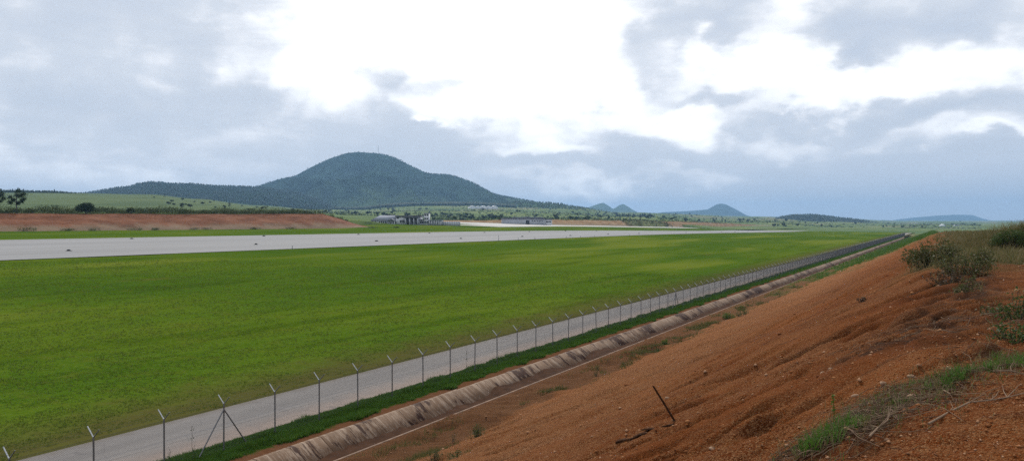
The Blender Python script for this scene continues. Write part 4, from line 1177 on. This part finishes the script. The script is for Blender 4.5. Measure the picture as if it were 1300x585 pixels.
# far tree line on the left crest
for i in range(24):
    px = g.uniform(-10, 104); d = g.uniform(1560, 1750)
    s = g.uniform(.45, 1.0) if px > 45 else g.uniform(.6, .95)
    plant('crest_tree', (*at_depth(px, d), z_ground(px, d) - .5), CONI[i % 2] if g.uniform() < .6 else KINDS[i % 3], 'slim dark tree in the row on the crest of the far left field', 'tree', 'tree row on the left crest', g.uniform(0, 6), (s * 1.3, s * 1.3, s))
pl = g.uniform(-30, 112, 900); dl = g.uniform(1600, 1680, 900); kl = (pl - 650) / 1000
xl, yl = (FWD[0] + kl * RIGHT[0]) * dl, (FWD[1] + kl * RIGHT[1]) * dl
wood('far_treeline', np.stack([xl, yl, z_far(pl, dl) + 0.004 * (dl - 500) * fbm(xl / 350, yl / 350, 3, 4) - 1.5], -1), g.uniform(3.5, 8.5, 900) * (1 - .6 * ss(60, 112, pl)), 'dark line of trees along the crest of the far left field', M['leaf_dark'], 19)
# groves
for lab, grp, n, x0, x1, dd, s0, s1 in [
        ('tall dark tree in the grove below the twin hills', 'grove below the twin hills', 22, 782, 808, 2500, .7, 1.15),
        ('dark tree in the small clump right of the twin hills', 'clump right of the twin hills', 14, 813, 829, 2500, .8, 1.2),
        ('dark tree in the row left of the twin hills', 'row left of the twin hills', 14, 742, 762, 2500, .4, .7),
        ('dark tree in the group standing behind the bush', 'dark group behind the bush', 9, 1196, 1207, 640, .33, .6)]:
    for i in range(n):
        px = g.uniform(x0, x1); d = dd * g.uniform(.97, 1.05)
        zz = z_ground(px, d)
        if dd == 640: zz = min(zz, float(z_far(px, 700)))
        s = g.uniform(s0, s1)
        plant('grove_tree', (*at_depth(px, d), zz - .5), (CONI + KINDS[:2])[g.integers(0, 4)], lab, 'tree', grp, g.uniform(0, 6), (s * 1.5, s * 1.5, s))
# low scrub too small to tell apart
def scrub():
    g = np.random.default_rng(88); N = 14000
    px = g.uniform(405, 1245, N); d = 850 * (3800 / 850) ** g.uniform(0, 1, N)
    k = (px - 650) / 1000; X = (FWD[0] + k * RIGHT[0]) * d; Y = (FWD[1] + k * RIGHT[1]) * d
    ok = ~((Y < 2000) & (X > -455)) & ~((px < 480) & (d < 1300)) & (fbm(X / 120, Y / 120, 95, 3) + g.uniform(-.3, .3, N) > -0.02)
    px, d, X, Y = px[ok], d[ok], X[ok], Y[ok]
    Z = z_far(px, d) + 0.004 * np.clip(d - 500, 0, 3000) * fbm(X / 350, Y / 350, 3, 4)
    mb = MB()
    s = g.uniform(.8, 2.6, len(X))
    for j in range(9):
        off = g.normal(size=(len(X), 3)) * np.stack([s, s, s * .45], -1) * .55
        leaves(mb, np.stack([X, Y, Z + s * .5], -1) + off, s * 1.1, g, aspect=.85)
    tag(mb.build('scrub', M['leaf_mid']), 'low green scrub dotted over the plain', 'scrub', kind='stuff')
scrub()
def cut_scrub():
    g = np.random.default_rng(89); N = 900; mb = MB()
    Y = g.uniform(690, 1500, N); Y[:330] = g.uniform(930, 1115, 330)
    v = np.where(np.arange(N) < 330, g.uniform(0, 1, N), 1.0)
    X = np.interp(Y, yb2, toe2) - 12 * v - np.where(v >= 1, g.uniform(0, 30, N), 0); Z = np.interp(Y, yb2, zt2) * (1 - v) + np.interp(Y, yb2, top2) * v
    s = g.uniform(.5, 1.6, N)
    for j in range(10):
        leaves(mb, np.stack([X, Y, Z + s * .4], -1) + g.normal(size=(N, 3)) * (s * .5)[:, None], s * .9, g, aspect=.8)
    tag(mb.build('bank_scrub', M['leaf_olive']), 'olive scrub on and above the pinkish cut behind the apron', 'scrub', kind='stuff')
cut_scrub()

# ------------------------------------------------------------------ grass
def field_grass():
    g = np.random.default_rng(5); mb = MB(); N = 210000
    # equal density as seen: angle and log distance
    px = g.uniform(-80, 1130, N); dd = 26 * (150 / 26) ** g.uniform(0, 1, N) ** 1.15
    k = (px - 650) / 1000; X = (FWD[0] + k * RIGHT[0]) * dd; Y = (FWD[1] + k * RIGHT[1]) * dd
    e = -34.5 - 0.5 + 1.6 * fbm(Y / 1.4, 0 * Y, 15, 3)
    ok = (X < e) & (X > -138) & (fbm(X / 1.2, Y / 2.5, 16, 3) + g.uniform(-.25, .25, N) > -0.1)
    X, Y, dd = X[ok], Y[ok], dd[ok]
    Z = z_air(X, Y) + 0.10 * fbm(X / 9, Y / 14, 1, 3) * ss(-34.4, -38, X)
    s = g.uniform(.04, .085, len(X)) * (0.75 + dd / 90)
    P = np.stack([X, Y, Z], -1)
    for j in range(3):
        blades(mb, P + g.normal(size=P.shape) * [.05, .05, 0], s * g.uniform(.6, 1.2, len(X)), s * .42, g.uniform(.4, 1.1, len(X)), 1, g=g)
    tag(mb.build('grass', M['blade_field']), 'short mown grass of the airfield', 'grass', kind='stuff')
field_grass()
def verge_grass():
    g = np.random.default_rng(6); mb = MB(); N = 70000
    Y = 12 * (160 / 12) ** g.uniform(0, 1, N); X = g.uniform(-28.85, -26.1, N)
    n = fbm(X / .8, Y / 1.5, 18, 3)
    ok = (n > -0.62 + 1.1 * ss(-27.0, -26.2, X) + .25 * ss(-28.5, -29, X)); X, Y, n = X[ok], Y[ok], n[ok]
    P = np.stack([X, Y, np.full(len(X), 0.04)], -1)
    hh = (0.10 + 0.34 * np.clip(n + .2, 0, 1)) * g.uniform(.6, 1.2, len(X))
    for j in range(4):
        blades(mb, P + g.normal(size=P.shape) * [.05, .05, 0], hh * g.uniform(.7, 1.1, len(X)), .012 + .0009 * Y, g.uniform(.2, .9, len(X)), 1, g=g)
    Y = g.uniform(160, 600, 16000); X = g.uniform(-28.9, -25.9, 16000)
    blades(mb, np.stack([X, Y, 0 * X + .05], -1), g.uniform(.15, .4, 16000), .16, .5, 1, g=g)
    tag(mb.build('verge_grass', M['blade_verge']), 'lush dark green grass strip between fence and drain', 'grass', kind='stuff')
verge_grass()

# ------------------------------------------------------------------ gravel and stones on the slope
def gravel():
    g = np.random.default_rng(9); N = 52000
    th = np.radians(g.uniform(-72, 22, N)); r = 4.0 * (46 / 4.0) ** g.uniform(0, 1, N)
    X = r * np.sin(th); Y = r * np.cos(th)
    q = X * .77 - Y * .64; al = X * .64 + Y * .77
    ok = (X > -22.5) & (fbm(q / .9, al / 5, 62, 3) + g.uniform(-.35, .35, N) > -.05); X, Y, r = X[ok], Y[ok], r[ok]; n = len(X)
    s = np.exp(g.normal(math.log(.0068), .55, n)) * (0.7 + r / 20)
    Z = z_emb(X, Y) + s * .25
    oc = np.array([(1, 0, 0), (0, 1, 0), (-1, 0, 0), (0, -1, 0), (0, 0, 1), (0, 0, -1)], float)
    V = oc[None] * g.uniform(.6, 1.25, (n, 6, 1)) * s[:, None, None] * np.array([1.2, 1, .75])
    a = g.uniform(0, 6.28, n); c_, s_ = np.cos(a)[:, None], np.sin(a)[:, None]
    V = np.stack([V[..., 0] * c_ - V[..., 1] * s_, V[..., 0] * s_ + V[..., 1] * c_, V[..., 2]], -1) + np.stack([X, Y, Z], -1)[:, None]
    F = np.array([(0, 1, 4), (1, 2, 4), (2, 3, 4), (3, 0, 4), (1, 0, 5), (2, 1, 5), (3, 2, 5), (0, 3, 5)])
    F = (np.arange(n)[:, None, None] * 6 + F[None]).reshape(-1, 3)
    tag(obj('gravel', mesh_np('gravel', V.reshape(-1, 3), F, M['pebble'])), 'fine gravel strewn over the red slope', 'gravel', kind='stuff')
gravel()
def stone_mesh(seed):
    g = np.random.default_rng(seed); n, m = 9, 6; V = []
    for i in range(m):
        ph = math.pi * i / (m - 1)
        for k in range(n):
            th = 2 * math.pi * k / n
            rr = 1 + .28 * g.uniform(-1, 1)
            V.append((rr * math.sin(ph) * math.cos(th), rr * .8 * math.sin(ph) * math.sin(th), .62 * rr * math.cos(ph)))
    F = [(i * n + k, (i + 1) * n + k, (i + 1) * n + (k + 1) % n, i * n + (k + 1) % n) for i in range(m - 1) for k in range(n)]
    return MB().add(V, F).mesh('stone', M['stone'])
STN = [stone_mesh(s) for s in range(3)]
for i, (px, py, s, lab) in enumerate([
        (870, 514, .085, 'pale flat stone on the red slope right of the leaning stake'),
        (1046, 470, .055, 'pale stone on the red slope left of the grass strip, upper one'),
        (1087, 496, .045, 'small pale stone on the red slope below the middle of the furrows'),
        (1160, 511, .050, 'pale stone beside the dry litter in the lower right'),
        (1158, 471, .040, 'pale stone in a furrow above the dry litter'),
        (1122, 481, .04, 'small pale stone between furrows left of the grass strip'),
        (1055, 473, .035, 'small pale stone touching a larger one on the red slope'),
        (848, 505, .05, 'pale chip of stone just right of the stake top'),
        (1210, 462, .035, 'small pale stone above the fresh grass strip'),
        (1138, 508, .03, 'small pale stone left of the dry litter'),
        (905, 552, .04, 'small pale stone low on the slope below the stake'),
        (1100, 418, .05, 'pale stone high on the red slope under the small withered plant')]):
    p, d = hit(px, py)
    o = obj('stone', STN[i % 3], loc=(p[0], p[1], float(z_emb(p[0], p[1], False)) + s * .25), rotz=random.uniform(0, 6), scale=(s * 1.2, s, s))
    tag(o, lab, 'stone', 'pale stones on the slope')

# ------------------------------------------------------------------ stake and planks
def emb_z(x, y): return float(z_emb(np.array([x]), np.array([y]), False)[0])
p, d = hit(857, 531)
k = d / 1000
base = np.array([p[0], p[1], emb_z(p[0], p[1])])
lat = (830 - 857) * k; up = (531 - 487) * k
topv = np.array([RIGHT[0] * lat, RIGHT[1] * lat, up])
e = empty('leaning_stake', base); tag(e, 'dark wooden stake leaning to the left out of the red slope', 'stake')
n_ = np.linalg.norm(topv)
MB().tube([-.12 * topv, .5 * topv + np.array([0.004, 0, 0]), topv], [0.026, 0.025, 0.022], 4).build('shaft', M['plank'], e)
MB().tube([topv * .995, topv * 1.03], [0.020, 0.008], 4).build('splintered_top', M['plank'], e)
for (xa, ya, xb, yb_, lab) in [(856, 533, 816, 546, 'weathered plank lying on the red slope against the stake foot'), (822, 546, 782, 562, 'weathered plank lying lower on the red slope, further from the stake')]:
    A, dA = hit(xa, ya); B_, dB = hit(xb, yb_)
    A = np.array([A[0], A[1], emb_z(A[0], A[1]) + .005]); B_ = np.array([B_[0], B_[1], emb_z(B_[0], B_[1]) + .005])
    dirv = (B_ - A); L = np.linalg.norm(dirv); dirv /= L
    sd_ = np.cross(dirv, (0, 0, 1)); sd_ /= np.linalg.norm(sd_); upv = np.cross(sd_, dirv)
    V = []; n = 9; g = np.random.default_rng(int(xa))
    for i in range(n):
        c = dirv * L * i / (n - 1) + upv * .012 * math.sin(i * 1.1)
        w0 = .06 * g.uniform(.75, 1.1) * (0.5 if i in (0, n - 1) else 1); th = .013
        V += [c - sd_ * w0 - upv * th, c + sd_ * w0 - upv * th, c + sd_ * w0 + upv * th, c - sd_ * w0 + upv * th]
    F = [(i * 4 + a, i * 4 + (a + 1) % 4, i * 4 + 4 + (a + 1) % 4, i * 4 + 4 + a) for i in range(n - 1) for a in range(4)] + [(0, 1, 2, 3), ((n - 1) * 4 + 3, (n - 1) * 4 + 2, (n - 1) * 4 + 1, (n - 1) * 4)]
    o = MB().add(V, F).build('plank', M['plank'], loc=A); tag(o, lab, 'plank')

# ------------------------------------------------------------------ shrubs, weeds and litter on the slope
def shrub(name, px, py, h, w, nst, nleaf, lsz, leaf, label, seed, cat='shrub', dry=0, spread=1.0, leafy=.35):
    g = np.random.default_rng(seed)
    p, d = hit(px, py); z = emb_z(p[0], p[1])
    e = empty(name, (p[0], p[1], z - .02)); tag(e, label, cat)
    ms, ml = MB(), MB()
    for i in range(nst):
        a = g.uniform(0, 6.28); r = w * .5 * math.sqrt(g.uniform(.02, 1)); hh = h * g.uniform(.55, 1.0) * (1 - .35 * (r / (w * .5)) ** 2)
        b = np.array([math.cos(a) * r * .35, math.sin(a) * r * .35, 0]); tp = np.array([math.cos(a) * r * spread, math.sin(a) * r * spread, hh])
        gz = emb_z(p[0] + b[0], p[1] + b[1]) - z; b[2] = gz - .03; tp[2] += gz
        mid = (b + tp) / 2 + g.normal(0, .05 * h, 3)
        ms.tube([b, mid, tp], [.006 + .006 * h, .005 + .003 * h, .003], 4)
        n = max(3, nleaf // nst)
        t = g.uniform(leafy, 1.03, n)[:, None]
        q = b * (1 - t) ** 2 + 2 * mid * t * (1 - t) + tp * t ** 2 + g.normal(0, .055 * h + .02, (n, 3)) 
        leaves(ml, q, lsz * g.uniform(.6, 1.3, n), g, .3)
    ms.build('stems', M['bark'], e); ml.build('foliage', M[leaf], e)
    if dry:
        mg = MB(); a = g.uniform(0, 6.28, dry); r = w * .55 * np.sqrt(g.uniform(0, 1, dry))
        P = np.stack([np.cos(a) * r, np.sin(a) * r, np.zeros(dry)], -1); P[:, 2] = z_emb(P[:, 0] + p[0], P[:, 1] + p[1], False) - z
        blades(mg, P, h * g.uniform(.35, .8, dry), .014, g.uniform(.3, 1.1, dry), 2, g=g)
        tag(mg.build('dry_grass', M['blade_dry'], e), kind='stuff')
    return e
shrub('leafy_shrub', 1184, 340, 1.20, 2.1, 70, 2300, .115, 'leaf_olive', 'large olive green shrub on the crest of the red slope', 301, dry=90, spread=1.15)
shrub('leafy_shrub', 1224, 349, 1.0, 1.5, 46, 1000, .10, 'leaf_olive', 'straggly half dry shrub on the crest right of the large one', 302, dry=150, spread=1.2)
shrub('leafy_shrub', 1206, 358, .6, 1.1, 26, 480, .09, 'leaf_brown', 'low brown tangled shrub spilling down below the large crest shrub', 319, dry=60, spread=1.3)
shrub('leafy_shrub', 1166, 332, .6, 1.0, 24, 480, .10, 'leaf_mid', 'low green shrub at the left end of the crest shrubs', 320, dry=30, spread=1.2)
shrub('leafy_shrub', 1247, 338, 0.75, 0.8, 26, 800, .07, 'leaf_olive', 'small sparse shrub at the right end of the crest shrubs', 303, dry=90)
shrub('low_shrub', 1229, 372, 0.55, .6, 18, 480, .06, 'leaf_olive', 'low half withered shrub on the slope below the crest shrubs', 304, dry=30)
shrub('withered_plant', 1094, 385, .30, .30, 14, 190, .05, 'leaf_brown', 'small dark withered plant alone on the bare red slope', 305, 'plant', leafy=.4)
shrub('side_shrub', 1292, 400, .55, .7, 22, 650, .06, 'leaf_mid', 'green leafy weed cut by the right edge of the photo', 306, 'plant', dry=20)
shrub('side_shrub', 1262, 392, .3, .5, 14, 260, .05, 'leaf_olive', 'low trailing weed left of the green one at the right edge', 307, 'plant')
shrub('side_shrub', 1288, 432, .35, .6, 16, 360, .055, 'leaf_mid', 'low weed at the right edge above the grass strip', 312, 'plant', dry=20)
shrub('yellow_weed', 926, 404, .85, 1.5, 30, 900, .09, 'blade_bright', 'yellowish green bushy weed at the foot of the slope', 308, 'plant', dry=60)
shrub('yellow_weed', 943, 401, .6, 1.5, 20, 500, .09, 'leaf_mid', 'green weed just right of the yellowish one at the slope foot', 309, 'plant', dry=40)
shrub('toe_weed', 846, 438, .7, .8, 24, 650, .08, 'blade_verge', 'dark green weed at the foot of the slope in mid picture', 310, 'plant', leafy=.1)
shrub('toe_weed', 833, 447, .4, .8, 14, 300, .08, 'leaf_mid', 'low green weed just left of the dark one at the slope foot', 311, 'plant', dry=40)
shrub('toe_weed', 607, 552, .75, .6, 18, 420, .06, 'leaf_mid', 'green weed on the bench near the bottom of the picture', 313, 'plant', leafy=.1, dry=50)
shrub('toe_weed', 575, 562, .9, .3, 5, 90, .05, 'leaf_olive', 'thin upright weed left of the green bench weed', 314, 'plant')
shrub('toe_weed', 582, 575, .45, .9, 12, 260, .06, 'leaf_mid', 'low weed on the bench below the thin upright one', 315, 'plant', dry=60)
shrub('toe_weed', 757, 478, .5, .35, 8, 120, .05, 'leaf_olive', 'thin dry weed on the bench between the two greener ones', 316, 'plant', dry=15)
shrub('toe_weed', 549, 583, .5, .8, 12, 260, .06, 'leaf_olive', 'low weed where the slope meets the bottom edge', 317, 'plant', dry=50)
shrub('toe_weed', 992, 373, .5, 2.2, 20, 420, .10, 'leaf_olive', 'low olive weeds along the slope foot beyond the yellowish weed', 318, 'plant', dry=60)
# tall dry grass mound with a dark bush on the right
def mound():
    g = np.random.default_rng(41)
    c0, d0 = hit(1290, 312)
    e = empty('tall_grass_clump', c0); tag(e, 'tall dry brown grass clump at the right edge of the skyline', 'grass clump')
    mb = MB(); N = 7500
    lat = g.uniform(-2.6, 7, N); dep = g.uniform(-2.2, 5, N)
    X = c0[0] + RIGHT[0] * lat + FWD[0] * dep; Y = c0[1] + RIGHT[1] * lat + FWD[1] * dep
    hh = (0.45 + 1.0 * ss(-2.8, 1.2, lat)) * g.uniform(.55, 1.1, N) * (d0 / 50)
    P = np.stack([X, Y, z_emb(X, Y, False)], -1) - c0
    blades(mb, P, hh, .022, g.uniform(.15, .65, N), 2, g=g)
    mb.build('blades', M['blade_dry'], e)
    for (px, dd, h, w, lab, sd2) in [(1283, 1.5, 1.2, 1.8, 'dark green bush inside the tall dry grass at the right edge', 1), (1308, 0.5, 1.35, 2.2, 'dark bush cut by the right edge above the dry grass', 2)]:
        X, Y = at_depth(px, d0 - dd); z = emb_z(X, Y)
        b = empty('dark_bush', (X, Y, z - .05)); tag(b, lab, 'bush')
        ml, ms = MB(), MB()
        for i in range(16):
            a = g.uniform(0, 6.28); r = w * .5 * math.sqrt(g.uniform(0, .8)); c = np.array([math.cos(a) * r, math.sin(a) * r, h * g.uniform(.3, .85) * (1 - .4 * (r / w * 2) ** 2)])
            ms.tube([(c[0] * .2, c[1] * .2, 0), c], [.03, .01], 4)
            leaves(ml, ball_pts(170, c, (.36, .36, .3), g, .2), .10, g)
        ms.build('stems', M['bark'], b); ml.build('foliage', M['leaf_mid' if sd2 == 1 else 'leaf_olive'], b)
mound()
# dry grass and weeds over the crest plateau
def plateau_grass():
    g = np.random.default_rng(43); mb = MB(); N = 30000
    r = 24 * (210 / 24) ** g.uniform(0, 1, N); th = np.radians(g.uniform(-4, 16, N))
    X = r * np.sin(th); Y = r * np.cos(th)
    n = fbm(X / 4, Y / 4, 66, 4)
    ok = (ss(28, 44, Y + 14 * n + .4 * X) * ss(-2.0, 1.5, X + 3 * n) > g.uniform(.2, 1, N)); X, Y, r = X[ok], Y[ok], r[ok]
    P = np.stack([X, Y, z_emb(X, Y, False)], -1)
    hh = g.uniform(.12, .5, len(X)) * (.7 + .8 * (fbm(X / 5, Y / 5, 96, 3) + .3))
    for j in range(3): blades(mb, P + g.normal(size=P.shape) * [.08, .08, 0], hh, .012 + .0005 * r, g.uniform(.2, .9, len(X)), 1, g=g)
    tag(mb.build('dry_grass', M['blade_dry']), 'dry straw coloured grass on the flat crest at the right', 'grass', kind='stuff')
    mb = MB(); N = 22000     # greener growth on the far part of the slope
    Y = 60 * (600 / 60) ** g.uniform(0, 1, N); X = g.uniform(-22.2, -3, N)
    n = fbm(X / 4, Y / 4, 66, 4)
    ok = ss(110, 210, Y + 90 * n - 5 * (X + 19)) > g.uniform(.3, 1, N); X, Y = X[ok], Y[ok]
    P = np.stack([X, Y, z_emb(X, Y, False)], -1)
    for j in range(3): blades(mb, P + g.normal(size=P.shape) * [.1, .1, 0], g.uniform(.15, .55, len(X)), .03 + .0007 * Y, g.uniform(.2, .9, len(X)), 1, g=g)
    tag(mb.build('slope_grass', M['blade_bright']), 'green grass spreading over the far end of the red slope', 'grass', kind='stuff')
plateau_grass()
def toe_growth():
    g = np.random.default_rng(52); N = 26000
    Y = 18 * (130 / 18) ** g.uniform(0, 1, N); X = -20.2 + g.normal(0, .8, N)
    ok = (fbm(X / 1.2, Y / 3.5, 97, 3) + g.uniform(-.12, .12, N) > .20) & (X > -22.4); X, Y = X[ok], Y[ok]
    P = np.stack([X, Y, z_emb(X, Y, False)], -1); mb = MB()
    for j in range(2): blades(mb, P + g.normal(size=P.shape) * [.05, .05, 0], g.uniform(.08, .34, len(X)), .010 + .0006 * Y, g.uniform(.2, .9, len(X)), 1, g=g)
    m = m_blade('toe_blades', [(0.07, 0.085, 0.02), (0.12, 0.115, 0.035), (0.17, 0.13, 0.055), (0.06, 0.095, 0.018)])
    tag(mb.build('toe_grass', m), 'thin dry weeds along the foot of the red slope', 'grass', kind='stuff')
toe_growth()
# grass tufts in the lower right corner, each its own
def tuft(px, py, n, h, w, label, seed, mat='blade_bright', bw=.007):
    g = np.random.default_rng(seed); p, d = hit(px, py); z = emb_z(p[0], p[1])
    e = empty('grass_tuft', (p[0], p[1], z)); tag(e, label, 'grass tuft')
    n = int(n * .7); kc = g.normal(0, w * .24, (9, 2)); ki = g.integers(0, 9, n)      # a few separate crowns
    P = np.concatenate([kc[ki] + g.normal(0, w * .06, (n, 2)), np.zeros((n, 1))], 1); P[:, 2] = z_emb(P[:, 0] + p[0], P[:, 1] + p[1], False) - z
    mb = MB(); blades(mb, P, h * g.uniform(.4, 1.1, n), bw, g.uniform(.2, .95, n), 2, g=g); tag(mb.build('green_blades', M[mat], e), kind='stuff')
    n2 = n // 3
    mb = MB(); blades(mb, P[:n2] + g.normal(0, .03, (n2, 3)) * [1, 1, 0], h * g.uniform(.3, .9, n2), bw, g.uniform(.5, 1.3, n2), 2, g=g); tag(mb.build('dry_blades', M['blade_dry'], e), kind='stuff')
for i, a in enumerate([
        (1056, 572, 300, .20, .50, 'fresh green grass tuft at the bottom edge, nearest the viewer'),
        (1030, 580, 200, .17, .40, 'green grass tuft at the very bottom, leftmost of the strip'),
        (1078, 556, 160, .14, .34, 'thin green tuft just above the bottom tufts'),
        (1140, 522, 60, .09, .16, 'small bright tuft amid the dry litter'),
        (1212, 487, 260, .17, .50, 'green grass tuft in the middle of the strip, left part'),
        (1238, 478, 240, .15, .46, 'green grass tuft in the middle of the strip, right part'),
        (1268, 464, 260, .17, .55, 'bright green grass tuft near the right edge'),
        (1296, 456, 280, .20, .60, 'bright green grass tuft cut by the right edge'),
        (1188, 492, 120, .12, .40, 'thin half dry tuft at the left end of the middle strip')]):
    tuft(*a, seed=400 + i)
e_p, e_d = hit(1059, 545)
e = empty('grass_stalk', (e_p[0], e_p[1], emb_z(e_p[0], e_p[1]))); tag(e, 'single upright green grass stalk above the bottom tufts', 'plant')
MB().tube([(0, 0, 0), (.005, 0, .15), (0, 0, .30)], [.005, .004, .002], 4).build('stalk', M['blade_verge'], e)
mb = MB(); leaves(mb, np.stack([rng.normal(0, .008, 30), rng.normal(0, .008, 30), rng.uniform(.16, .32, 30)], -1), .03); mb.build('seed_head', M['blade_bright'], e)
# dry litter: twigs and straw, one mass
def litter():
    g = np.random.default_rng(47); mb = MB()
    def along(pts, n, wid, l0, l1, rad):
        pts = np.array(pts)
        for i in range(n):
            k = g.integers(0, len(pts) - 1); t = g.uniform(); c = pts[k] * (1 - t) + pts[k + 1] * t
            c = c[:2] + g.normal(0, wid, 2); a = g.normal(math.atan2(.77, .64), .75); L = g.uniform(l0, l1) * .5
            dx, dy = math.cos(a) * L, math.sin(a) * L
            pp = [(c[0] + s * dx + g.normal(0, .12 * L), c[1] + s * dy + g.normal(0, .12 * L)) for s in (-1, 0, 1)]
            mb.tube([(x, y, emb_z(x, y) + g.uniform(.0, .05)) for x, y in pp], [rad * .8, rad, rad * .5], 3, cap=False)
    along(LP, 750, .30, .08, .5, .0035); along(LP[:3], 320, .22, .1, .55, .004)
    along(LP2, 260, .5, .1, .5, .004); along(LP3, 140, .7, .1, .5, .006)
    tag(mb.build('dry_litter', M['twig']), 'dry twigs and straw littering the crest of the slope', 'litter', kind='stuff')
litter()
def sparse():
    g = np.random.default_rng(48)
    for mat, n, h0, h1, nm, lb in (('blade_dry', 1500, .05, .16, 'straw', 'thin dry straw standing between the grass tufts'), ('blade_bright', 380, .04, .11, 'sparse_grass', 'thin green blades scattered round the grass tufts')):
        mb = MB(); pts = np.array(LP + LP[:2])
        k = g.integers(0, len(LP) - 1, n); t = g.uniform(0, 1, n)[:, None]
        c = pts[k, :2] * (1 - t) + pts[k + 1, :2] * t + g.normal(0, .32, (n, 2))
        P = np.stack([c[:, 0], c[:, 1], z_emb(c[:, 0], c[:, 1], False)], -1)
        blades(mb, P, g.uniform(h0, h1, n), .006, g.uniform(.3, 1.2, n), 2, g=g)
        tag(mb.build(nm, M[mat]), lb, 'grass', kind='stuff')
sparse()
# one long dead branch
def branch(name, pix, rad, label, lift=.05, side=6, seed=1):
    g = np.random.default_rng(seed)
    pts = []
    for (x, y) in pix:
        p, d = hit(x, y); pts.append(np.array([p[0], p[1], emb_z(p[0], p[1]) + lift * g.uniform(.5, 1.2)]))
    o = pts[0]; e = empty(name, o); tag(e, label, 'branch')
    rel = [p - o for p in pts]
    MB().tube(rel, np.linspace(rad, rad * .45, len(rel)), 6).build('limb', M['twig'], e)
    for i in range(side):
        k = g.integers(1, len(rel)); b = rel[k]; dirv = rel[k] - rel[k - 1]; dirv /= np.linalg.norm(dirv)
        tp = b + dirv * g.uniform(.1, .35) + np.array([g.normal(0, .10), g.normal(0, .10), g.uniform(.0, .10)])
        MB().tube([b, (b + tp) / 2 + g.normal(0, .015, 3), tp], [rad * .5, rad * .4, rad * .15], 5).build('twig', M['twig'], e)
branch('dead_branch', [(1180, 550), (1205, 536), (1232, 523), (1258, 512), (1280, 504), (1320, 497)], .010, 'long bare dead branch lying across the lower right corner', side=7, seed=3)
branch('dead_branch', [(1105, 576), (1116, 566), (1128, 557)], .010, 'short pale dead branch near the bottom edge', side=3, seed=4)
branch('dead_branch', [(1262, 482), (1285, 480), (1310, 481)], .008, 'thin dead branch below the grass at the right edge', side=4, seed=5)
branch('dead_branch', [(1199, 503), (1207, 507), (1216, 508)], .009, 'small curved dead branch under the middle grass strip', side=2, seed=6)

# ------------------------------------------------------------------ haze
def haze():
    m, t = material('haze')
    pv = t.n('ShaderNodeVolumePrincipled')
    pv.inputs['Color'].default_value = (0.38, 0.65, 1.0, 1); pv.inputs['Density'].default_value = 8.5e-5
    pv.inputs['Anisotropy'].default_value = 0.25
    o = t.n('ShaderNodeOutputMaterial'); t.t.links.new(pv.outputs[0], o.inputs['Volume'])
    b = MB().box(-19500, 19500, -1500, 19500, -60, 500).build('haze', m)
    tag(b, 'thin blue haze over the plain', 'haze', kind='stuff')
haze()
